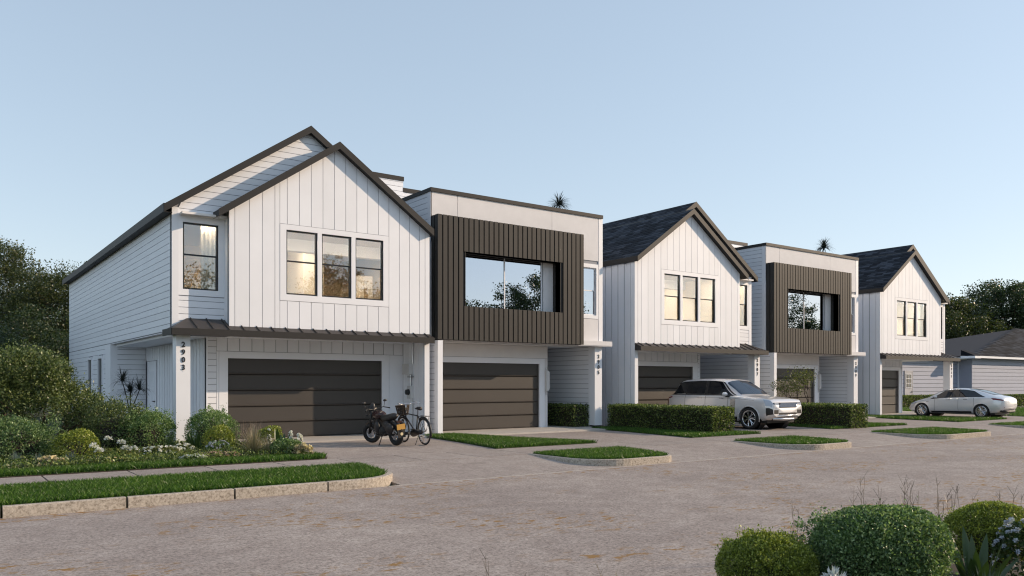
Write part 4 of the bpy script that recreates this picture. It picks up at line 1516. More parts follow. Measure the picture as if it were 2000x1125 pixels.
def car_body(name, body, wheels, R, paint, parent):
    """lofted shell with the wheel arches cut out"""
    me = body.mesh().mesh('shell', paint, True)
    tmp = bpy.data.objects.new('shell', me)
    COL.objects.link(tmp)
    cut = MB()
    for wx in wheels:
        for sd in (-1, 1):
            c = [(wx + R * math.cos(2 * PI * i / 28), R * 0.98 * math.sin(2 * PI * i / 28) + body.K['wz']) for i in range(28)]
            y0, y1 = (0.55, 1.3) if sd > 0 else (-1.3, -0.55)
            cut.prism(c, y0, y1, 'y')
    cme = cut.mesh('cutter', paint)
    co = bpy.data.objects.new('cutter', cme)
    COL.objects.link(co)
    mod = tmp.modifiers.new('arch', 'BOOLEAN')
    mod.object = co
    mod.operation = 'DIFFERENCE'
    mod.solver = 'EXACT'
    dg = bpy.context.evaluated_depsgraph_get()
    out = bpy.data.meshes.new_from_object(tmp.evaluated_get(dg))
    bpy.data.objects.remove(tmp); bpy.data.objects.remove(co)
    out.polygons.foreach_set('use_smooth', [True] * len(out.polygons))
    out.materials.clear(); out.materials.append(paint)
    try:
        out.set_sharp_from_angle(angle=math.radians(38))
    except Exception:
        pass
    o = part('body', out, None, parent)
    for wx in wheels:
        for sd in (-1, 1):
            ln = MB()
            ln.lathe((wx, sd * 0.56, body.K['wz']), [(R * 0.995, 0.0), (R * 0.995, sd * 0.30)], 'y', 28)
            ln.lathe((wx, sd * 0.562, body.K['wz']), [(0.0, 0.0), (R, 0.0)], 'y', 28)
            part('wheel_arch', ln, M['carbon'], o, fix=False)
    return o

def wheel(parent, x, y, z, r, w, side, spokes, rim_m):
    t = part('wheel', MB().lathe((x, y, z), [(r * 0.70, side * -w / 2), (r * 0.93, side * -w / 2), (r, side * -w * 0.36), (r, side * w * 0.36), (r * 0.94, side * w / 2), (r * 0.78, side * w / 2), (r * 0.735, side * w * 0.40), (r * 0.735, side * -w * 0.4)], 'y', 36), M['rubber'], parent, smooth=True)
    t.name = 'wheel'
    rim = MB()
    yo = side * w * 0.40
    rim.lathe((x, y, z), [(r * 0.755, yo + side * 0.012), (r * 0.70, yo + side * 0.018), (r * 0.665, yo), (r * 0.65, yo - side * 0.08)], 'y', 36)
    rim.lathe((x, y, z), [(0.0, yo + side * 0.005), (r * 0.15, yo), (r * 0.17, yo - side * 0.03)], 'y', 18)
    for i in range(spokes):
        a = 2 * PI * i / spokes
        for da in (-0.11, 0.11):
            c, s_ = math.cos(a), math.sin(a)
            c2, s2 = math.cos(a + da * 1.5), math.sin(a + da * 1.5)
            rim.path([(x + c * r * 0.1, y + yo - side * 0.012, z + s_ * r * 0.1), (x + (c + c2) / 2 * r * 0.42, y + yo - side * 0.008, z + (s_ + s2) / 2 * r * 0.42), (x + c2 * r * 0.69, y + yo, z + s2 * r * 0.69)], [0.022, 0.018, 0.021], 5)
    part('rim', rim, rim_m, t, fix=False, smooth=False)
    part('brake_disc', MB().lathe((x, y + side * w * 0.05, z), [(0.0, 0.0), (r * 0.52, 0.0), (r * 0.52, side * -0.02)], 'y', 24), M['dark'], t, fix=False)
    return t

# silver SUV: local x runs from tail to nose
K = dict(L=5.0, wz=0.375,
         zb=[(0, .60), (.25, .42), (.8, .32), (4.25, .30), (4.7, .34), (4.95, .45), (5.0, .5)],
         zbelt=[(0, 1.02), (.05, 1.14), (.25, 1.20), (1.5, 1.205), (3.3, 1.19), (3.8, 1.15), (4.55, 1.10), (4.88, 1.06), (4.97, .95), (5.0, .86)],
         zroof=[(0, 1.0), (.08, 1.15), (.16, 1.24), (.50, 1.75), (.8, 1.83), (1.6, 1.865), (2.3, 1.865), (2.75, 1.82), (3.60, 1.26), (3.75, 1.215), (4.5, 1.16), (4.86, 1.10), (4.97, .98), (5.0, .88)],
         wmax=[(0, .86), (.06, .93), (.35, .98), (.9, .99), (4.3, .99), (4.7, .97), (4.90, .92), (4.97, .87), (5.0, .82)],
         wroof=[(0, .62), (.5, .66), (.9, .69), (2.4, .70), (2.8, .72), (3.6, .80), (4.6, .74), (4.9, .68), (5, .6)])
SB = Body(K, 0.06)
suv = thing('parked_car', 'silver white luxury SUV parked nose out on the drive of house 2907', 'SUV', (25.22, 22.72, ZP), rotz=-PI / 2)
car_body('suv', SB, (1.10, 4.03), 0.46, M['suv_paint'], suv)
for wx in (1.10, 4.03):
    for sd in (-1, 1):
        wheel(suv, wx, sd * 0.85, 0.395, 0.395, 0.26, sd, 7, M['alu'])
gA = lambda v: 0.24 + v * 0.30
for sd in (-1, 1):
    w0 = part('side_window', SB.patch(gA, lambda v: 0.98 + v * 0.04, 7, .12, 8, .0, sd), M['carglass'], suv, smooth=True)
    part('side_window', SB.patch(1.03, 1.93, 7, .10, 8, .0, sd), M['carglass'], suv, smooth=True)
    part('side_window', SB.patch(2.06, lambda v: 3.30 - v * 0.62, 7, .10, 8, .0, sd), M['carglass'], suv, smooth=True)
    part('pillar', SB.patch(1.93, 2.06, 7, .08, 8, .02, sd, 0.010, 2), M['dark'], suv, smooth=True)
    part('pillar', SB.patch(lambda v: 0.97 + v * 0.04, lambda v: 1.04, 7, .08, 8, .02, sd, 0.009, 2), M['plastic'], suv, smooth=True)
    part('pillar', SB.patch(lambda v: 3.29 - v * 0.62, lambda v: 3.46 - v * 0.66, 7, .25, 8, .1, sd, 0.010, 3), M['plastic'], suv, smooth=True)
    part('waist_trim', SB.patch(0.25, 3.4, 7, .02, 7, .09, sd, 0.012, 24, 1), M['plastic'], suv)
    part('seam_line', SB.patch(0.12, 4.25, 5, .55, 5, .60, sd, 0.006, 30, 1), M['carbon'], suv)
    for xq in (0.98, 2.0, 3.08):
        part('door_gap', SB.patch(xq, xq + 0.012, 1, .9, 6, .6, sd, 0.006, 1, 12), M['carbon'], suv)
    for xq in (1.62, 2.68):
        part('door_handle', SB.patch(xq, xq + 0.2, 5, .38, 5, .62, sd, 0.022, 6, 2), M['chrome'], suv, smooth=True)
    part('side_gill', SB.patch(3.2, 3.42, 2, .6, 5, .35, sd, 0.010, 3, 8), M['alu'], suv, smooth=True)
    part('sill_trim', SB.patch(1.6, 3.5, 1, .2, 2, .1, sd, 0.012, 16, 2), M['carbon'], suv, smooth=True)
    mr = MB()
    mr.ball((3.05, sd * 1.10, 1.27), 0.10, 0.13, 0.085, 12, 8)
    mo = part('mirror', mr, M['suv_paint'], suv, smooth=True)
    part('mirror_base', MB().path([(3.12, sd * 0.90, 1.2), (3.08, sd * 1.10, 1.20)], 0.045, 6), M['plastic'], mo)
    part('tail_lamp', SB.patch(0.03, 0.30, 5, .3, 5, .75, sd, 0.012, 5, 2).add(*[SB.patch(0.02, 0.09, 3, .9, 5, .7, sd, 0.011, 2, 5).v, SB.patch(0.02, 0.09, 3, .9, 5, .7, sd, 0.011, 2, 5).f]), M['redlamp'], suv, smooth=True)
    part('headlamp', SB.patch(lambda v: 4.62 + 0.12 * (1 - v), 4.955, 4, .55, 6, .3, sd, 0.014, 6, 4), M['lamp'], suv, smooth=True)
    part('lower_intake', SB.patch(4.76, 4.985, 2, .35, 4, .15, sd, 0.012, 6, 3), M['plastic'], suv, smooth=True)
    part('arch_trim', MB().path([(4.03 + 0.475 * math.cos(a), sd * 0.985, 0.38 + 0.465 * math.sin(a)) for a in np.linspace(-0.2, PI + 0.2, 16)], 0.018, 5).path([(1.10 + 0.475 * math.cos(a), sd * 0.985, 0.38 + 0.465 * math.sin(a)) for a in np.linspace(-0.2, PI + 0.2, 16)], 0.018, 5), M['suv_paint'], suv, smooth=True)
ws = MB()
for sd in (-1, 1):
    q = SB.patch(lambda v: 2.80 + 0.10 * (1 - v), lambda v: 3.56 + 0.04 * v, 8, .35, 10, .99, sd, 0.012, 8, 8)
    ws.add(q.v, q.f)
part('windscreen', ws, M['windscreen'], suv, smooth=True)
rw = MB()
for sd in (-1, 1):
    q = SB.patch(0.22, 0.56, 8, .4, 10, .99, sd, 0.012, 6, 6)
    rw.add(q.v, q.f)
part('rear_window', rw, M['carglass'], suv, smooth=True)
for sd in (-1, 1):
    hl = part('headlamp_unit', MB().box(4.90, 4.992, sd * 0.53, sd * 0.80, 0.875, 0.985), M['plastic'], suv)
    part('lens', MB().box(4.993, 5.004, sd * 0.545, sd * 0.785, 0.89, 0.97), M['lamp'], hl)
    part('corner_intake', MB().box(4.90, 5.004, sd * 0.55, sd * 0.80, 0.58, 0.72), M['plastic'], suv)
gr = part('grille', MB().box(4.955, 5.012, -0.50, 0.50, 0.80, 0.985), M['plastic'], suv)
bars = MB()
for i in range(-9, 10):
    for dz in (-1, 1):
        y = i * 0.052
        bars.path([(5.016, y - 0.05, 0.895 - dz * 0.075), (5.016, y + 0.05, 0.895 + dz * 0.075)], 0.0085, 4)
part('mesh_bar', bars, M['chrome'], gr, fix=False)
part('bumper_strip', MB().path([(4.86, -0.86, 0.53), (4.985, -0.6, 0.52), (5.015, 0, 0.52), (4.985, 0.6, 0.52), (4.86, 0.86, 0.53)], 0.022, 6), M['chrome'], suv, smooth=True)
part('skid_plate', MB().path([(4.86, -0.7, 0.40), (4.98, -0.3, 0.385), (4.98, 0.3, 0.385), (4.86, 0.7, 0.40)], [0.05, 0.06, 0.06, 0.05], 6), M['alu'], suv, smooth=True)
part('lower_grille', MB().box(4.97, 5.006, -0.52, 0.52, 0.55, 0.62), M['plastic'], suv)
part('underbody', MB().box(0.5, 4.7, -0.8, 0.8, 0.24, 0.36), M['carbon'], suv)

# electric sedan, tail towards the street
K2 = dict(L=4.69, wz=0.335,
          zb=[(0, .52), (.06, .42), (.22, .30), (.7, .21), (4.0, .19), (4.5, .24), (4.69, .34)],
          zbelt=[(0, .82), (.05, .93), (.4, 1.0), (1.2, .985), (2.6, .93), (3.4, .87), (3.9, .80), (4.3, .71), (4.55, .61), (4.69, .46)],
          zroof=[(0, .84), (.05, 1.0), (.2, 1.06), (.4, 1.10), (.8, 1.20), (1.3, 1.345), (1.8, 1.43), (2.2, 1.45), (2.65, 1.41), (3.1, 1.25), (3.66, .97), (3.9, .90), (4.3, .78), (4.55, .66), (4.69, .5)],
          wmax=[(0, .58), (.03, .70), (.09, .79), (.25, .85), (.45, .89), (1.0, .925), (3.7, .925), (4.2, .885), (4.5, .78), (4.69, .55)],
          wroof=[(0, .5), (.4, .52), (1.2, .56), (2.2, .585), (2.8, .6), (3.4, .68), (4.0, .72), (4.5, .6), (4.69, .42)])
TB = Body(K2, 0.08)
sed = thing('parked_car', 'pearl white fastback sedan parked nose in at house 2911', 'sedan', (42.24, 17.25, ZP), rotz=PI / 2)
car_body('sedan', TB, (0.98, 3.86), 0.375, M['sedan_paint'], sed)
for wx in (0.98, 3.86):
    for sd in (-1, 1):
        wheel(sed, wx, sd * 0.80, 0.335, 0.335, 0.235, sd, 10, M['alu'])
for sd in (-1, 1):
    part('side_window', TB.patch(lambda v: 0.80 + 0.62 * v ** 1.1, lambda v: 2.03, 7, .06, 8, .02, sd, 0.01, 12, 6), M['carglass'], sed, smooth=True)
    part('side_window', TB.patch(lambda v: 2.05, lambda v: 3.48 - 0.66 * v ** 1.15, 7, .06, 8, .02, sd, 0.01, 12, 6), M['carglass'], sed, smooth=True)
    for xq in (1.32, 2.05, 3.2):
        part('door_gap', TB.patch(xq, xq + 0.010, 1, .9, 6, .6, sd, 0.005, 1, 12), M['carbon'], sed)
    part('sill_trim', TB.patch(1.45, 3.4, 1, .25, 2, .05, sd, 0.010, 16, 2), M['carbon'], sed, smooth=True)
    part('tail_lamp', TB.patch(0.06, lambda v: 0.45 + 0.1 * v, 5, .1, 5, .85, sd, 0.012, 6, 3), M['redlamp'], sed, smooth=True)
    part('headlamp', TB.patch(4.15, 4.50, 5, .2, 6, .6, sd, 0.012, 6, 3), M['lamp'], sed, smooth=True)
    part('pillar', TB.patch(2.02, 2.06, 7, .06, 8, .02, sd, 0.011, 1), M['plastic'], sed)
    for xq in (1.62, 2.45):
        part('door_handle', TB.patch(xq, xq + 0.2, 5, .35, 5, .5, sd, 0.012, 5, 1), M['chrome'], sed)
    mr = MB(); mr.ball((3.12, sd * 1.0, 1.0), 0.09, 0.10, 0.06, 10, 7)
    part('mirror', mr, M['sedan_paint'], sed, smooth=True)
    part('side_camera', TB.patch(3.50, 3.62, 5, .2, 5, .4, sd, 0.012, 3, 1), M['plastic'], sed)
rw = MB(); ws = MB()
for sd in (-1, 1):
    q = TB.patch(lambda v: 0.55 - 0.08 * v, lambda v: 1.7, 9, .2, 10, .99, sd, 0.012, 10, 5)
    rw.add(q.v, q.f)
    q = TB.patch(lambda v: 2.72, lambda v: 3.55 + 0.04 * v, 8, .5, 10, .99, sd, 0.012, 8, 6)
    ws.add(q.v, q.f)
part('rear_window', rw, M['carglass'], sed, smooth=True)
part('windscreen', ws, M['windscreen'], sed, smooth=True)
part('rear_valance', MB().path([(0.20, -0.72, 0.36), (0.04, -0.4, 0.33), (0.02, 0, 0.33), (0.04, 0.4, 0.33), (0.20, 0.72, 0.36)], 0.06, 6), M['carbon'], sed, smooth=True)
part('reflector', MB().box(0.02, 0.07, 0.50, 0.66, 0.52, 0.55), M['redlamp'], sed)
part('underbody', MB().box(0.4, 4.3, -0.76, 0.76, 0.16, 0.26), M['carbon'], sed)

# ------------------------------------------------------------------ motorcycle (local x: tail to nose)
mc = thing('motorcycle', 'black motorcycle with yellow number plate leaning on its stand before the garage', 'motorcycle', (10.21, 19.28, ZP), rotz=math.radians(92))
mc.rotation_euler = (math.radians(-7), 0, math.radians(92))
mc.scale = (0.98, 0.95, 0.90)
def mwheel(px, r, w, steer=0.0):
    x = 0.0
    t = part('wheel', MB().torus((x, 0, r), r - w * 0.5, w * 0.5, 'y', 30, 8, 1.15), M['rubber'], mc, at=(px, 0, 0), smooth=True, rot=(0, 0, steer))
    WORLD[t.name] = Vector((0, 0, 0))
    rm = MB().torus((x, 0, r), r - w * 1.1, 0.016, 'y', 28, 6, 2.2)
    for i in range(5):
        a = 2 * PI * i / 5 + 0.3
        rm.path([(x, 0, r), (x + math.cos(a) * (r - w), 0, r + math.sin(a) * (r - w))], [0.03, 0.018], 6)
    rm.lathe((x, -0.05, r), [(0, 0), (0.055, 0), (0.055, 0.1), (0, 0.1)], 'y', 14)
    part('rim', rm, M['alu'], t, fix=False)
    part('brake_disc', MB().lathe((x, 0.06, r), [(0.04, 0), (0.13, 0), (0.13, 0.006)], 'y', 20), M['chrome'], t, fix=False)
mwheel(0.0, 0.32, 0.15)
mwheel(1.37, 0.31, 0.13, 0.38)
part('rear_fender', MB().path([(-0.30, 0, 0.42), (-0.24, 0, 0.55), (-0.05, 0, 0.68), (0.2, 0, 0.70)], [0.07, 0.085, 0.09, 0.08], 8), M['plastic'], mc, smooth=True)
part('front_fender', MB().path([(1.10, 0, 0.52), (1.25, 0, 0.65), (1.42, 0, 0.67), (1.62, 0, 0.56)], [0.05, 0.07, 0.07, 0.045], 8), M['plastic'], mc, smooth=True)
part('frame', MB().path([(0, 0.09, 0.32), (0.35, 0.12, 0.38), (0.55, 0.13, 0.28), (0.85, 0.12, 0.28), (1.12, 0.03, 0.92)], 0.022, 6).path([(0, -0.09, 0.32), (0.35, -0.12, 0.38), (0.55, -0.13, 0.28), (0.85, -0.12, 0.28), (1.12, -0.03, 0.92)], 0.022, 6).path([(1.12, 0, 0.92), (0.6, 0, 0.8), (-0.1, 0, 0.74)], 0.025, 6), M['black'], mc, smooth=True)
eng = MB().ball((0.62, 0, 0.42), 0.24, 0.16, 0.17, 12, 8).path([(0.72, 0, 0.48), (0.86, 0, 0.74)], [0.13, 0.11], 10)
for i in range(6):
    q = i / 6
    eng.path([(0.74 + q * 0.11, 0, 0.53 + q * 0.19), (0.75 + q * 0.11, 0, 0.545 + q * 0.19)], [0.155, 0.155], 12)
part('engine', eng, M['dark'], mc, smooth=False)
part('fuel_tank', MB().ball((0.82, 0, 0.90), 0.32, 0.155, 0.145, 16, 10), M['moto_paint'], mc, smooth=True)
part('seat', MB().path([(0.62, 0, 0.85), (0.45, 0, 0.80), (0.25, 0, 0.82), (0.0, 0, 0.88), (-0.16, 0, 0.91)], [0.09, 0.12, 0.125, 0.11, 0.06], 10), M['leather'], mc, smooth=True)
part('exhaust', MB().path([(0.82, -0.12, 0.6), (0.92, -0.16, 0.4), (0.7, -0.18, 0.25), (0.2, -0.2, 0.28), (-0.3, -0.22, 0.36)], [0.025, 0.025, 0.03, 0.05, 0.05], 8), M['dark'], mc, smooth=True)
for sd in (-1, 1):
    part('fork', MB().path([(1.37, sd * 0.09, 0.31), (1.08, sd * 0.09, 1.02)], 0.028, 8), M['black'], mc, smooth=True)
    part('shock', MB().path([(0.02, sd * 0.13, 0.36), (0.16, sd * 0.13, 0.74)], 0.032, 7), M['dark'], mc, smooth=True)
    part('mirror', MB().path([(1.0, sd * 0.28, 1.10), (1.02, sd * 0.34, 1.27)], 0.008, 5).ball((1.01, sd * 0.35, 1.30), 0.022, 0.065, 0.04, 10, 6), M['black'], mc, smooth=True)
    part('turn_signal', MB().ball((-0.2, sd * 0.16, 0.76), 0.045, 0.04, 0.035, 8, 6).ball((1.2, sd * 0.2, 0.9), 0.04, 0.04, 0.035, 8, 6), M['plastic'], mc, smooth=True)
part('handlebar', MB().path([(0.86, -0.40, 1.06), (1.0, -0.26, 1.11), (1.06, 0, 1.04), (1.0, 0.26, 1.11), (0.86, 0.40, 1.06)], [0.02, 0.013, 0.013, 0.013, 0.02], 7), M['black'], mc, smooth=True)
part('headlight', MB().lathe((1.14, 0, 0.98), [(0, -0.06), (0.08, -0.05), (0.11, 0.06), (0.105, 0.10), (0, 0.115)], 'x', 18), M['plastic'], mc, smooth=True, fix=False)
part('fly_screen', MB().path([(1.12, 0, 1.02), (1.22, 0, 1.10), (1.10, 0, 1.24)], [0.13, 0.12, 0.05], 8), M['plastic'], mc, smooth=True)
part('tail_lamp', MB().box(-0.28, -0.22, -0.07, 0.07, 0.70, 0.76), M['moto_paint'], mc)
part('number_plate', MB().box(-0.335, -0.318, -0.13, 0.13, 0.50, 0.66), M['plate'], mc)
part('mud_flap', MB().box(-0.325, -0.31, -0.12, 0.12, 0.26, 0.49), M['dark'], mc)
for sd in (-1, 1):
    part('pannier', MB().ball((-0.02, sd * 0.2, 0.55), 0.20, 0.08, 0.16, 10, 8), M['leather'], mc, smooth=True)
    part('engine_guard', MB().ball((0.78, sd * 0.14, 0.55), 0.15, 0.06, 0.2, 10, 8), M['plastic'], mc, smooth=True)
    part('side_panel', MB().ball((0.28, sd * 0.13, 0.62), 0.2, 0.05, 0.13, 10, 7), M['plastic'], mc, smooth=True)
part('reflector', MB().lathe((-0.33, 0, 0.37), [(0, -0.006), (0.045, -0.006), (0.045, 0.01)], 'x', 14), M['p_cream'], mc, fix=False)
part('kickstand', MB().path([(0.55, 0.13, 0.28), (0.42, 0.34, 0.02)], 0.016, 6), M['black'], mc)

# ------------------------------------------------------------------ bicycle
bc = thing('bicycle', 'black city bicycle with front basket parked right of the motorcycle', 'bicycle', (10.92, 19.02, ZP), rotz=math.radians(87))
bc.rotation_euler = (math.radians(-4), 0, math.radians(87))
bc.scale = (1.1, 1.08, 1.06)
BR = 0.345
for x in (0.0, 1.17):
    t = part('wheel', MB().torus((x, 0, BR), BR - 0.018, 0.019, 'y', 34, 7), M['rubber'], bc, smooth=True)
    rm = MB().torus((x, 0, BR), BR - 0.044, 0.012, 'y', 34, 6)
    part('rim', rm, M['chrome'], t, smooth=True)
    spk = MB()
    for i in range(18):
        a = 2 * PI * i / 18
        spk.path([(x + 0.02 * math.cos(a + 1), 0.025 * (-1) ** i, BR + 0.02 * math.sin(a + 1)), (x + math.cos(a) * (BR - 0.045), 0, BR + math.sin(a) * (BR - 0.045))], 0.0022, 4)
    part('spoke', spk, M['alu'], t, fix=False)
    fd = [(x + (BR + 0.025) * math.cos(a), 0, BR + (BR + 0.025) * math.sin(a)) for a in np.linspace(0.15 if x > 0.5 else 0.9, PI - (0.9 if x > 0.5 else -0.35), 14)]
    part('mudguard', MB().path(fd, 0.022, 6), M['black'], bc, smooth=True)
bb = (0.44, 0, 0.29); st_ = (0.30, 0, 0.76); hd = (0.98, 0, 0.74); hd2 = (0.955, 0, 0.86)
part('frame', MB().path([st_, bb], 0.017, 8).path([bb, (0.99, 0, 0.68)], 0.018, 8).path([(0.31, 0, 0.74), (0.97, 0, 0.78)], 0.016, 8).path([hd2, (1.0, 0, 0.64)], 0.02, 8).path([bb, (0, 0.05, BR)], 0.010, 6).path([bb, (0, -0.05, BR)], 0.010, 6).path([st_, (0, 0.05, BR)], 0.009, 6).path([st_, (0, -0.05, BR)], 0.009, 6), M['black'], bc, smooth=True)
part('fork', MB().path([(1.0, 0.05, 0.64), (1.17, 0.05, BR)], 0.011, 6).path([(1.0, -0.05, 0.64), (1.17, -0.05, BR)], 0.011, 6), M['black'], bc, smooth=True)
part('handlebar', MB().path([(0.955, 0, 0.84), (0.94, 0, 1.02)], 0.013, 7).path([(0.70, 0.27, 1.05), (0.86, 0.26, 1.06), (0.98, 0.12, 1.03), (0.98, -0.12, 1.03), (0.86, -0.26, 1.06), (0.70, -0.27, 1.05)], [0.016, 0.011, 0.011, 0.011, 0.011, 0.016], 7), M['chrome'], bc, smooth=True)
part('saddle', MB().path([(0.12, 0, 0.93), (0.22, 0, 0.935), (0.40, 0, 0.925)], [0.05, 0.045, 0.018], 9), M['leather'], bc, smooth=True)
part('seat_post', MB().path([(0.30, 0, 0.74), (0.26, 0, 0.92)], 0.013, 7), M['chrome'], bc)
part('luggage_rack', MB().path([(0.26, 0.06, 0.74), (-0.22, 0.07, 0.74)], 0.007, 5).path([(0.26, -0.06, 0.74), (-0.22, -0.07, 0.74)], 0.007, 5).path([(-0.2, -0.07, 0.74), (-0.2, 0.07, 0.74)], 0.007, 5).path([(-0.18, 0.07, 0.74), (0, 0.06, BR)], 0.006, 5).path([(-0.18, -0.07, 0.74), (0, -0.06, BR)], 0.006, 5), M['black'], bc)
part('chain_guard', MB().path([(0.46, 0.07, 0.29), (0.2, 0.07, 0.33), (0.0, 0.07, 0.34)], [0.10, 0.075, 0.05], 10), M['black'], bc, smooth=True)
part('pedal', MB().path([(0.44, -0.1, 0.29), (0.55, -0.12, 0.17)], 0.012, 5).box(0.50, 0.60, -0.2, -0.11, 0.16, 0.18).path([(0.44, 0.1, 0.29), (0.33, 0.12, 0.41)], 0.012, 5).box(0.28, 0.38, 0.11, 0.2, 0.40, 0.42), M['black'], bc)
bk = MB()
for i in range(7):
    q = i / 6
    z = 0.74 + q * 0.24
    a, b = 0.10 + q * 0.045, 0.13 + q * 0.05
    ring = [(1.15 + a * math.cos(t) * 1.1, b * math.sin(t), z) for t in np.linspace(0, 2 * PI, 17)]
    bk.path(ring, 0.012 if i < 6 else 0.018, 5, caps=False)
for i in range(16):
    t = 2 * PI * i / 16
    bk.path([(1.15 + 0.11 * math.cos(t), 0.13 * math.sin(t), 0.74), (1.15 + 0.16 * math.cos(t), 0.18 * math.sin(t), 0.98)], 0.012, 5)
bk.lathe((1.15, 0, 0.75), [(0, 0), (0.12, 0)], 'z', 14)
part('basket', bk, M['wicker'], bc, fix=False)
part('kickstand', MB().path([(0.15, 0.06, 0.3), (0.10, 0.22, 0.01)], 0.009, 5), M['chrome'], bc)

# electric meter on the garage recess wall of the first house
em = thing('electric_meter', 'grey electric meter and breaker box with conduit beside the garage of house 2903', 'electric meter', (12.7, 23.0, 1.5))
part('breaker_box', MB().box(12.56, 12.715, 22.92, 23.36, 2.11, 2.45), M['greybox'], em)
part('conduit', MB().path([(12.68, 22.88, 2.45), (12.68, 22.88, 3.11)], 0.022, 7).path([(12.68, 23.0, 1.72), (12.68, 23.0, 2.11)], 0.02, 7).path([(12.68, 22.9, 0.4), (12.68, 22.9, 1.35)], 0.018, 7), M['alu'], em)
part('bracket', MB().box(12.62, 12.7, 22.82, 23.14, 2.02, 2.04), M['dark'], em)
part('meter_box', MB().box(12.60, 12.715, 22.88, 23.12, 1.33, 1.74), M['greybox'], em)
part('meter_dial', MB().lathe((12.5, 23.0, 1.54), [(0, 0), (0.085, 0.005), (0.095, 0.10)], 'x', 20), M['black'], em, fix=False)

# ------------------------------------------------------------------ hedges
def hedge(label, x0, x1, y0, y1, h, n, leaf, z0=ZP, group='clipped box hedges between the drives'):
    t = thing('hedge', label, 'hedge', ((x0 + x1) / 2, (y0 + y1) / 2, z0), group=group)
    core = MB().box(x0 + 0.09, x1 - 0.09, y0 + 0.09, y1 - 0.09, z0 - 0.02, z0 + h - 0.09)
    part('dark_core', core, M['bark_dark'], t)
    A = [(x1 - x0) * (y1 - y0), (y1 - y0) * h, (y1 - y0) * h, (x1 - x0) * h, (x1 - x0) * h]
    tot = sum(A)
    P, D = [], []
    for k, a in enumerate(A):
        m = int(n * a / tot)
        u, v = npr.random(m), npr.random(m)
        dep = np.abs(npr.normal(size=m)) * 0.045
        if k == 0: p = np.stack([x0 + u * (x1 - x0), y0 + v * (y1 - y0), z0 + h - dep + 0.02 * npr.normal(size=m)], 1); d = (0, 0, 1)
        elif k in (1, 2):
            xx = (x0 + dep) if k == 1 else (x1 - dep)
            p = np.stack([xx, y0 + u * (y1 - y0), z0 + v * h], 1); d = (-1 if k == 1 else 1, 0, 0.2)
        else:
            yy = (y0 + dep) if k == 3 else (y1 - dep)
            p = np.stack([x0 + u * (x1 - x0), yy, z0 + v * h], 1); d = (0, -1 if k == 3 else 1, 0.2)
        P.append(p + npr.normal(size=p.shape) * 0.014); D.append(np.tile(d, (m, 1)))
    P = np.concatenate(P); D = np.concatenate(D) * 0.7 + npr.normal(size=(len(P), 3)) * 0.7
    part('foliage', leaves('foliage', P, D, leaf, M['lf_hedge'], 0.6), None, t)
    return t
hedge('clipped box hedge in front of the silver SUV, right of post 2905', 20.80, 21.90, 17.45, 22.5, 0.87, 30000, 0.052)
hedge('clipped box hedge in front of the young tree, right of the SUV nose', 27.72, 28.85, 16.75, 22.0, 0.87, 22000, 0.056)
hedge('low dark hedge in the shaded porch of house 2905', 19.55, 20.30, 22.95, 26.0, 0.82, 9000, 0.055, 0.19)
hedge('trimmed hedge under the paned side door, left of the sedan', 54, 68.4, 30.2, 31.4, 0.95, 16000, 0.10, 0, 'trimmed hedges at the far grey house')
hedge('trimmed hedge behind the tail of the sedan', 69.0, 92, 29.2, 30.4, 0.9, 16000, 0.11, 0, 'trimmed hedges at the far grey house')

# ------------------------------------------------------------------ trees
G = 'trees behind the houses'
tree('leafy_tree', 'tall dark tree at the left edge behind the first house, highest crown there', (3.4, 66, 0), 11.9, (3.8, 3.8, 4.9), 260, 300, 0.125, M['lf_tree'], 0.3, G, clump=0.85)
tree('leafy_tree', 'dark tree close to the wall of the first house, left of its eave', (7.3, 60.0, 0), 9.6, (3.3, 3.3, 4.0), 240, 290, 0.12, M['lf_tree'], 0.28, G, clump=0.75)
tree('leafy_tree', 'low broad tree filling the gap under the two dark left trees', (3.6, 54, 0), 5.8, (4.6, 3.6, 2.7), 240, 270, 0.12, M['lf_tree2'], 0.2, G, clump=0.75, fork=0.12)
tree('leafy_tree', 'lower dark tree at the left behind the big garden shrub', (0.3, 44, 0), 5.0, (3.6, 3.0, 2.4), 220, 260, 0.10, M['lf_tree2'], 0.2, G, clump=0.6, fork=0.12)
tree('leafy_tree', 'tallest round tree on the right behind the grey roof', (115, 47, 0), 15.4, (7.2, 7, 6.2), 330, 260, 0.25, M['lf_tree2'], 0.45, G, clump=1.15)
tree('leafy_tree', 'tree touching the right gable of house 2911, behind the grey roof', (103.5, 50, 0), 12.6, (6.5, 6, 5.4), 310, 260, 0.24, M['lf_tree'], 0.4, G, clump=1.1, fork=0.14)
tree('leafy_tree', 'broad tree at the right picture edge behind the grey roof', (121, 40, 0), 13.6, (7, 7, 5.8), 300, 260, 0.24, M['lf_tree'], 0.4, G, clump=1.15)
# trees on the camera's side of the street, which the windows reflect
GR = 'street trees mirrored in the windows'
for i, (x, y, h, r) in enumerate(((15.5, -15, 9.4, 3.2), (21, -16, 9.9, 3.0), (26.5, -15, 11.4, 3.2), (32, -15, 9.4, 3.0), (38, -16, 10.0, 3.2), (43.5, -15, 10.3, 3.0), (48, -15, 12.6, 3.4), (57, -16, 8.4, 4.0), (66.5, -15, 8.3, 4.0), (76, -16, 8.2, 4.2), (85.5, -15, 12.2, 4.2), (95, -17, 9.8, 4.5))):
    tree('street_tree', 'dark street tree seen only as a reflection in the windows', (x, y, 0), h, (r, r, h * 0.40), 90, 190, 0.19, M['lf_tree2'], 0.26, GR, clump=0.85, fork=0.15)

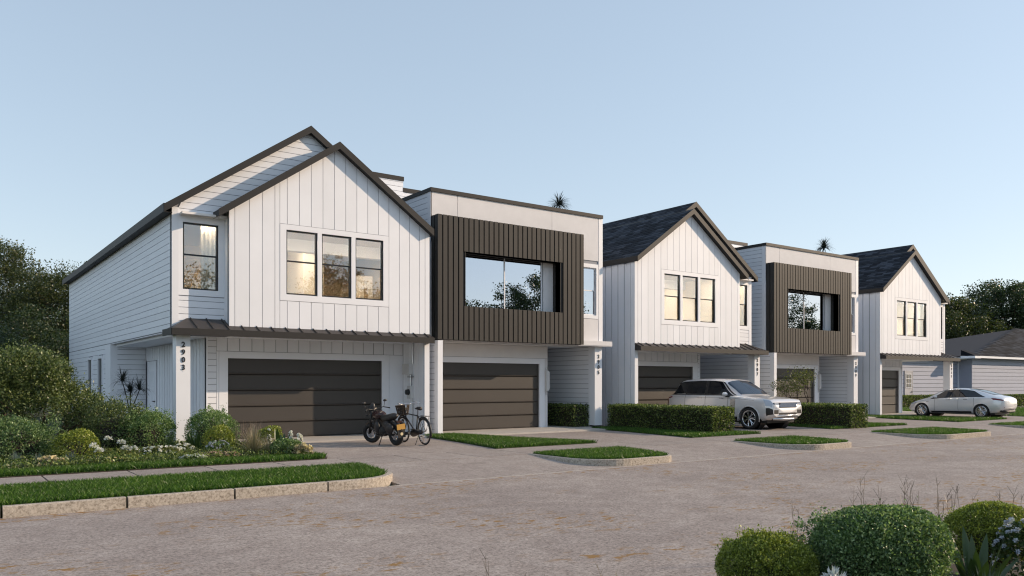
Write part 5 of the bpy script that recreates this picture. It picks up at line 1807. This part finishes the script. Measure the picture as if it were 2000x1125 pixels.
# young sparse tree beside the SUV nose
yt = thing('young_tree', 'thin young tree with sparse leaves standing by the SUV nose', 'tree', (29.6, 20.2, ZP))
tb = MB(); ends = []
def twig(p, d, L, r, lev):
    q = p + d * L
    m_ = p + d * L * 0.5 + Vector((rnd.uniform(-1, 1), rnd.uniform(-1, 1), rnd.uniform(-.3, .6))) * L * 0.12
    tb.path([p, m_, q], [r, r * 0.8, r * 0.55], 5)
    if lev == 0:
        ends.append(q); ends.append(m_); return
    for i in range(3 if lev > 1 else 4):
        dd = (d + Vector((rnd.uniform(-1, 1), rnd.uniform(-1, 1), rnd.uniform(-.25, .55))) * 0.85).normalized()
        twig(p + d * L * rnd.uniform(0.45, 1), dd, L * rnd.uniform(0.55, 0.8), r * 0.55, lev - 1)
twig(Vector((29.7, 20.2, ZP)), Vector((-0.55, 0.15, 1)).normalized(), 1.0, 0.03, 3)
twig(Vector((29.5, 20.0, ZP)), Vector((0.25, -0.1, 1)).normalized(), 1.1, 0.03, 3)
part('trunk', tb, M['bark_dark'], yt)
e = np.array([tuple(q) for q in ends])
pp = np.repeat(e, 20, axis=0) + npr.normal(size=(len(e) * 20, 3)) * 0.12
part('crown', leaves('crown', pp, npr.normal(size=pp.shape), 0.055, M['lf_olive'], 0.6), None, yt)

# spiky dracaena in the porch, and the roof plants
def dracaena(label, base, stems, group, leafL=0.5, n=80, lw=0.013):
    t = thing('dracaena', label, 'potted plant' if False else 'spiky plant', base, group=group)
    sb = MB()
    for (dx, dy, hz) in stems:
        top = (base[0] + dx, base[1] + dy, base[2] + hz)
        sb.path([base, (base[0] + dx * 0.35, base[1] + dy * 0.35, base[2] + hz * 0.5), top], [0.02, 0.016, 0.014], 6)
        v = curved_blades('leaf_head', (0, 0, 0), n, leafL, M['lf_yucca'], 1.6, lw, 1.5, 6, 0.05)
        o = part('leaf_head', v, None, t, at=top)
    part('stem', sb, M['bark_dark'], t)
dracaena('three stemmed spiky dracaena in the porch of house 2903', (5.06, 26.8, 0.7), ((-0.22, 0, 1.18), (0.02, 0.1, 0.86), (0.26, 0, 0.92)), 'spiky plants', 0.52)
part('planter', MB().lathe((5.06, 26.8, 0.15), [(0, 0), (0.2, 0), (0.26, 0.55), (0.22, 0.55), (0.0, 0.5)], 'z', 18), M['greybox'], bpy.data.objects['dracaena'], fix=False)
dracaena('spiky plant rising above the parapet of the nearer flat roofed house', (21.25 - 1.0, 25, 7.6), ((0.25, 0, 1.35),), 'spiky plants', 0.60, 170, 0.019)
dracaena('smaller spiky plant on the farther flat roof, beside the dark gable roof', (38.0 - 0.5, 24.2, 7.6), ((0.0, 0, 1.2),), 'spiky plants', 0.62, 170, 0.024)

# ------------------------------------------------------------------ planting bed of the first house
bs = thing('garden_shrub', 'very large loose shrub with bare red brown trunks, left of the porch', 'shrub', (2.5, 22.7, ZP))
tb = MB()
tips = []
for i in range(9):
    a = 2 * PI * i / 9 + 0.3
    r_ = rnd.uniform(0.7, 1.35)
    q = Vector((2.45 + math.cos(a) * r_ * 1.15, 22.6 + math.sin(a) * r_ * 0.8, ZP + rnd.uniform(0.75, 1.6)))
    m_ = Vector((2.4, 22.6, ZP)).lerp(q, 0.5) + Vector((0, 0, 0.1))
    tb.path([(2.4 + 0.05 * math.cos(a), 22.6 + 0.05 * math.sin(a), ZP - 0.05), m_, q], [0.05, 0.037, 0.015], 7)
part('trunk', tb, M['bark'], bs)
cc = []
for (cx, cy, cz, rx, ry, rz, n) in ((1.85, 22.8, 1.50, 1.15, 1.1, 0.90, 17000), (2.70, 22.6, 1.0, 0.9, 0.9, 0.62, 9500), (0.9, 22.7, 1.35, 1.1, 1.0, 0.85, 9000), (2.2, 22.4, 1.9, 0.66, 0.7, 0.48, 6000), (3.45, 22.5, 0.7, 0.55, 0.6, 0.42, 4500), (1.5, 22.4, 2.0, 0.75, 0.8, 0.42, 5000)):
    cc.append(clumps(n, (cx, cy, cz), (rx, ry, rz), n // 62, 0.17, 0.22))
P = np.concatenate([a for a, b in cc]); D = np.concatenate([b for a, b in cc])
k = (P[:, 2] > 0.62) | ((P[:, 0] > 2.9) & (P[:, 2] > 0.4))
part('foliage', leaves('foliage', P[k], D[k] * 0.6 + npr.normal(size=D[k].shape) * 0.7 + np.array([0, 0, 0.2]), 0.062, M['lf_wild'], 0.5), None, bs)

GS = 'rounded shrubs in the front bed'
shrub('garden_shrub', 'pale green rounded shrub at the left edge of the bed', 'shrub', (1.5, 19.9, ZP), (0.75, 0.7, 0.56), 11000, 0.042, M['lf_shrub'], GS, spray=0.11)
shrub('garden_shrub', 'small yellow green ball shrub before the big shrub', 'shrub', (2.62, 19.2, ZP), (0.42, 0.42, 0.44), 3600, 0.042, M['lf_box'], GS)
shrub('garden_shrub', 'dull olive shrub right of the big shrub', 'shrub', (3.7, 21.3, ZP), (0.75, 0.7, 0.72), 8000, 0.048, M['lf_wild'], GS, spray=0.11)
shrub('garden_shrub', 'bright light green rounded shrub left of the 2903 post', 'shrub', (4.32, 20.85, ZP), (0.60, 0.6, 0.62), 12000, 0.036, M['lf_fresh'], GS, spray=0.07)
shrub('garden_shrub', 'fresh green round shrub right of the 2903 post', 'shrub', (5.70, 20.5, ZP), (0.56, 0.55, 0.62), 11000, 0.035, M['lf_fresh'], GS, spray=0.07)
shrub('garden_shrub', 'yellow green low ball right of the 2903 post, before the taller one', 'shrub', (5.62, 19.45, ZP), (0.36, 0.36, 0.42), 3200, 0.04, M['lf_box'], GS)
shrub('garden_shrub', 'small light green shrub beside the broad sword leaves near the garage', 'shrub', (6.72, 19.2, ZP), (0.32, 0.3, 0.40), 2400, 0.04, M['lf_box'], GS)
shrub('garden_shrub', 'dark green cushion shrub next to the cream roses by the drive', 'shrub', (6.62, 17.75, ZP), (0.38, 0.28, 0.26), 2200, 0.042, M['lf_shrub'], GS)

def tuft(name, label, cat, base, n, L, m, group=None, **kw):
    t = thing(name, label, cat, base, group=group)
    part('leaf_blade', curved_blades('leaf_blade', tuple(base), n, L, M[m], **kw), None, t)
    return t
tuft('straw_grass', 'straw coloured fountain grass clump before the garage', 'grass clump', (6.0, 18.2, ZP), 420, 0.75, 'lf_straw', spread=0.95, w=0.005, droop=1.1, upmin=0.35)
tuft('straw_grass', 'second straw grass clump, closer to the broad leaves', 'grass clump', (6.25, 17.95, ZP), 220, 0.5, 'lf_straw', spread=1.0, w=0.005, droop=1.2, upmin=0.3)
def twigs(name, label, base, n, h, spread, m='lf_twig', group=None, w=0.0028):
    t = thing(name, label, 'dry weed', base, group=group)
    b = MB()
    for i in range(n):
        a = rnd.random() * 2 * PI; r_ = spread * rnd.random() ** 0.5
        x0, y0 = base[0] + math.cos(a) * r_, base[1] + math.sin(a) * r_
        hh = h * rnd.uniform(0.55, 1.05)
        tx, ty = x0 + rnd.uniform(-.08, .08), y0 + rnd.uniform(-.08, .08)
        b.path([(x0, y0, base[2]), (tx, ty, base[2] + hh)], [w, w * 0.5], 3, caps=False)
        for j in range(6):
            k = rnd.uniform(0.35, 0.95)
            px, py, pz = x0 + (tx - x0) * k, y0 + (ty - y0) * k, base[2] + hh * k
            aa = rnd.random() * 2 * PI
            l = hh * rnd.uniform(0.06, 0.18)
            b.path([(px, py, pz), (px + math.cos(aa) * l * 0.6, py + math.sin(aa) * l * 0.6, pz + l)], [w * 0.7, w * 0.4], 3, caps=False)
    part('stalk', b, M[m], t, fix=False)
    return t
twigs('dry_weed', 'airy reddish dry weed behind the straw grass before the garage door', (6.45, 19.7, ZP), 60, 0.75, 0.42, w=0.004)
G2 = 'blue grey fescue tufts'
tuft('fescue', 'blue grey grass tuft at the left edge beside the walk', 'grass clump', (1.45, 18.75, ZP), 260, 0.33, 'lf_blue', G2, spread=1.1, w=0.004, droop=0.7)
tuft('fescue', 'blue grey grass tuft right of the cream roses', 'grass clump', (2.36, 18.3, ZP), 220, 0.32, 'lf_blue', G2, spread=1.0, w=0.004, droop=0.7)
tuft('fescue', 'blue grey grass tuft left of the cream roses', 'grass clump', (1.82, 18.6, ZP), 200, 0.3, 'lf_blue', G2, spread=1.0, w=0.004, droop=0.7)
def fern(label, base, n, L, group='yellowish ferns'):
    t = thing('fern', label, 'fern', base, group=group)
    for i in range(n):
        a = 2 * PI * i / n + rnd.uniform(-.2, .2)
        el = rnd.uniform(0.6, 1.2)
        d = Vector((math.cos(a) * math.cos(el), math.sin(a) * math.cos(el), math.sin(el)))
        p = Vector(base); pts = []
        ll = L * rnd.uniform(0.75, 1.1)
        for k in range(11):
            pts.append(p.copy()); p = p + d * ll / 10; d = (d + Vector((0, 0, -0.13))).normalized()
        b = MB()
        s = Vector((-math.sin(a), math.cos(a), 0))
        for k in range(1, 10):
            lw = 0.085 * math.sin(PI * (k / 10) ** 0.7) * L / 0.45
            for sd in (-1, 1):
                q = pts[k]; tip = q + s * sd * lw + (pts[k + 1] - q) * 0.5
                b.add([tuple(q), tuple(pts[k + 1] * 0.5 + q * 0.5 + s * sd * lw * 0.4), tuple(tip), tuple(q + s * sd * lw * 0.5 - (pts[k + 1] - q) * 0.1)], [(0, 1, 2, 3)])
        part('frond', b, M['lf_fern'], t, fix=False)
    return t
fern('yellow green fern in the middle of the bed below the bright shrub', (3.62, 18.75, ZP), 11, 0.5)
fern('yellow green fern in front of the 2903 post', (4.55, 18.2, ZP), 11, 0.5)
fern('small fern behind the white agapanthus heads', (3.25, 19.3, ZP), 9, 0.48)
def flower_bush(name, label, base, rx, ry, h, n, fsize, petal, lf='lf_shrub', group=None, fl=26):
    t = thing(name, label, 'flowers', base, group=group)
    p, d = dome_points(n, (base[0], base[1], base[2] + h * 0.35), (rx, ry, h * 0.62), 0.1, 0.15)
    k = p[:, 2] > base[2]
    part('foliage', leaves('foliage', p[k], d[k] + npr.normal(size=d[k].shape) * 0.7, 0.045, M[lf], 0.6), None, t)
    # blossoms: small rosettes of petals on the top side
    c, dd = dome_points(fl, (base[0], base[1], base[2] + h * 0.4), (rx * 0.95, ry * 0.95, h * 0.64), 0.05, 0.03)
    dd[:, 2] = np.abs(dd[:, 2]) + 0.2
    P, D = [], []
    for q, w in zip(c, unit(dd)):
        for ring, cnt, rr in ((0, 6, 1.0), (1, 5, 0.6)):
            a = np.linspace(0, 2 * PI, cnt, endpoint=False) + ring * 0.5
            t1 = np.cross(w, [0.3, 0.2, 0.9]); t1 /= np.linalg.norm(t1); t2 = np.cross(w, t1)
            v = np.cos(a)[:, None] * t1 + np.sin(a)[:, None] * t2
            P.append(q + v * fsize * 0.5 * rr + w * fsize * 0.25 * ring); D.append(v + w * (0.35 + 0.6 * ring))
    part('blossom', leaves('blossom', np.concatenate(P), np.concatenate(D), fsize * 0.8, M[petal], 0.8, 0.15), None, t)
    return t
flower_bush('rose_bush', 'cream rose bush near the walk at the left', (1.98, 18.05, ZP), 0.26, 0.2, 0.22, 500, 0.085, 'p_cream', 'lf_straw', 'cream roses', 12)
flower_bush('rose_bush', 'cream rose bush at the right end of the bed by the drive', (6.85, 17.4, ZP), 0.22, 0.2, 0.30, 500, 0.075, 'p_cream', 'lf_straw', 'cream roses', 14)
flower_bush('white_flowers', 'band of white blossom below the bright green shrub', (4.2, 19.05, ZP), 0.5, 0.22, 0.26, 900, 0.045, 'p_white', 'lf_olive', 'white flowers', 80)
flower_bush('white_flowers', 'white blossom nearest the 2903 post', (4.75, 19.3, ZP), 0.28, 0.2, 0.28, 500, 0.045, 'p_white', 'lf_olive', 'white flowers', 36)
flower_bush('white_flowers', 'white carpet of flowers at the edge of the walk', (4.55, 17.65, ZP), 0.32, 0.16, 0.16, 500, 0.04, 'p_white', 'lf_shrub', 'white flowers', 60)
flower_bush('white_flowers', 'white blossoms under the yellow green ball right of post 2903', (5.45, 19.0, ZP), 0.3, 0.2, 0.34, 500, 0.035, 'p_lilac', 'lf_shrub', 'white flowers', 50)
flower_bush('pink_flowers', 'dusty pink low flowers in front of the round shrub right of the post', (5.1, 17.95, ZP), 0.55, 0.22, 0.17, 900, 0.034, 'p_pink', 'lf_twig', None, 90)
flower_bush('daisies', 'small pale daisies in the low green below the yellow ball', (2.95, 17.95, ZP), 0.5, 0.2, 0.16, 900, 0.03, 'p_cream', 'lf_olive', None, 30)
def agapanthus(label, base, h):
    t = thing('agapanthus', label, 'flowers', base, group='white agapanthus')
    part('stem', MB().path([base, (base[0] + 0.02, base[1], base[2] + h)], 0.007, 5), M['lf_sword'], t)
    c = np.array([base[0] + 0.02, base[1], base[2] + h])
    u = unit(npr.normal(size=(70, 3))); u[:, 2] = np.abs(u[:, 2]) - 0.25
    part('flower_head', leaves('flower_head', c + u * 0.075, u, 0.055, M['p_white'], 0.5), None, t)
    part('leaf_blade', curved_blades('leaf_blade', base, 14, 0.32, M['lf_sword'], spread=1.1, w=0.010, droop=1.0), None, t)
for lab, b, h in (('white agapanthus head against the yellow green ball, upper one', (2.80, 18.62, ZP), 0.36), ('white agapanthus head against the yellow green ball, lower one', (2.88, 18.5, ZP), 0.27),
                  ('tallest white agapanthus against the dark gap in the shrubs', (3.25, 19.7, ZP), 0.44), ('white agapanthus second from the right, above the strap leaves', (3.42, 19.2, ZP), 0.38),
                  ('low white agapanthus just right of the strap leaves', (3.45, 18.9, ZP), 0.27), ('rightmost low white agapanthus beside the fern', (3.62, 18.9, ZP), 0.25)):
    agapanthus(lab, b, h)
def strap_plant(name, label, base, n, L, w, m, el=(0.9, 1.4), droop=0.4, group=None, cat='plant'):
    t = thing(name, label, cat, base, group=group)
    for i in range(n):
        a = 2 * PI * i / n + rnd.uniform(-.3, .3)
        b = strap_leaf((base[0] + 0.03 * math.cos(a), base[1] + 0.03 * math.sin(a), base[2]), a, rnd.uniform(*el), L * rnd.uniform(0.7, 1.1), w, droop)
        part('leaf', b, M[m], t, smooth=True, fix=False)
    return t
strap_plant('sword_plant', 'dark sword leaved plant at the foot of post 2903', (5.15, 19.7, ZP), 16, 0.55, 0.035, 'lf_sword')
strap_plant('broad_leaf_plant', 'broad dark leaved plant before the garage door', (6.72, 18.5, ZP), 10, 0.62, 0.062, 'lf_sword', (0.8, 1.45))
strap_plant('strap_lily', 'pale green strap leaved lily between the agapanthus', (3.38, 18.35, ZP), 7, 0.42, 0.018, 'lf_fresh', (0.5, 1.1), 1.2)
flower_bush('white_stocks', 'upright white flower spike beside the broad leaves', (6.93, 18.35, ZP), 0.06, 0.06, 0.50, 60, 0.05, 'p_white', 'lf_sword', 'white flower spikes', 26)
flower_bush('white_stocks', 'upright white flower spike nearest the drive', (7.08, 18.2, ZP), 0.07, 0.07, 0.47, 60, 0.05, 'p_white', 'lf_sword', 'white flower spikes', 30)
flower_bush('white_stocks', 'white flower spike above the small light green shrub', (6.62, 18.95, ZP), 0.04, 0.04, 0.55, 40, 0.045, 'p_white', 'lf_sword', 'white flower spikes', 14)

# ------------------------------------------------------------------ near bed at the bottom right
GN = 'shrubs in the near bed'
shrub('near_shrub', 'yellow green clipped ball shrub in the foreground, left of the large shrub', 'shrub', (5.48, 4.05, 0), (0.375, 0.375, 0.29), 32000, 0.019, M['lf_box'], GN, zc=0.29, lump=0.06, depth=0.10, spray=0.03)
shrub('near_shrub', 'largest green foreground shrub in the middle of the near bed', 'shrub', (6.24, 3.54, 0), (0.49, 0.49, 0.42), 46000, 0.024, M['lf_shrub'], GN, zc=0.33, lump=0.14, depth=0.13, spray=0.06)
shrub('near_shrub', 'yellow green ball shrub at the right picture edge', 'shrub', (7.95, 3.45, 0), (0.38, 0.38, 0.36), 28000, 0.019, M['lf_box'], GN, zc=0.33, lump=0.06, depth=0.10, spray=0.03)
sp_ = thing('silver_plant', 'silver white leaved plant between the two foreground shrubs', 'plant', (5.44, 3.42, 0.0))
p, d = dome_points(170, (5.44, 3.42, 0.30), (0.09, 0.09, 0.13), 0.05, 0.2)
part('foliage', leaves('foliage', p, d + npr.normal(size=d.shape) * 0.3, 0.075, M['lf_silver'], 0.22), None, sp_)
part('stem', MB().path([(5.44, 3.42, 0), (5.44, 3.42, 0.33)], 0.01, 5), M['lf_sword'], sp_)
strap_plant('broad_leaf_plant', 'large broad leaved plant right of the biggest foreground shrub', (7.0, 3.12, 0.04), 14, 0.56, 0.040, 'lf_sword', (0.85, 1.45), 0.35)
flower_bush('lilac_flowers', 'pale lilac flower bush in front of the right edge ball', (7.52, 3.02, 0.0), 0.22, 0.2, 0.62, 1200, 0.030, 'p_lilac', 'lf_sword', None, 75)
tuft('fescue', 'blue grey grass tuft under the broad leaves at the bottom right', 'grass clump', (6.75, 2.92, 0.0), 320, 0.36, 'lf_blue', G2, spread=1.2, w=0.0035, droop=0.6)
flower_bush('rose_bush', 'single cream rose in the bottom right corner', (7.22, 2.72, 0.0), 0.12, 0.1, 0.42, 200, 0.06, 'p_cream', 'lf_shrub', 'cream roses', 3)
flower_bush('mauve_flowers', 'dark mauve flowers at the left foot of the foreground ball shrub', (5.0, 4.35, 0.0), 0.16, 0.14, 0.12, 300, 0.03, 'p_mauve', 'lf_blue', None, 22)
GW = 'dry weeds along the near kerb'
for i, (x, y, n, h, s, lab) in enumerate(((7.9, 4.45, 16, 0.80, 0.3, 'tall dry weeds behind the largest foreground shrub'), (8.6, 4.2, 18, 0.76, 0.4, 'dry weeds between the large shrub and the right edge ball'), (9.4, 3.9, 9, 0.75, 0.3, 'dry weeds behind the right edge ball'), (7.2, 4.75, 3, 0.72, 0.2, 'few thin dry stalks above the large foreground shrub'),
                                       (3.45, 5.0, 5, 0.50, 0.07, 'tallest dry weed at the bottom middle of the street'), (3.15, 5.05, 6, 0.40, 0.12, 'low dry weed left of the tallest one at the bottom'), (3.85, 4.95, 4, 0.38, 0.10, 'low dry weed right of the tallest one at the bottom'), (4.35, 4.8, 5, 0.38, 0.18, 'thin straw weeds left of the clipped ball'), (2.2, 5.05, 4, 0.38, 0.15, 'straw weeds at the bottom left of the middle'))):
    twigs('dry_weed', lab, (x, y, 0.0), n, h, s, 'lf_twig' if i < 7 else 'lf_straw', GW, w=0.0032)
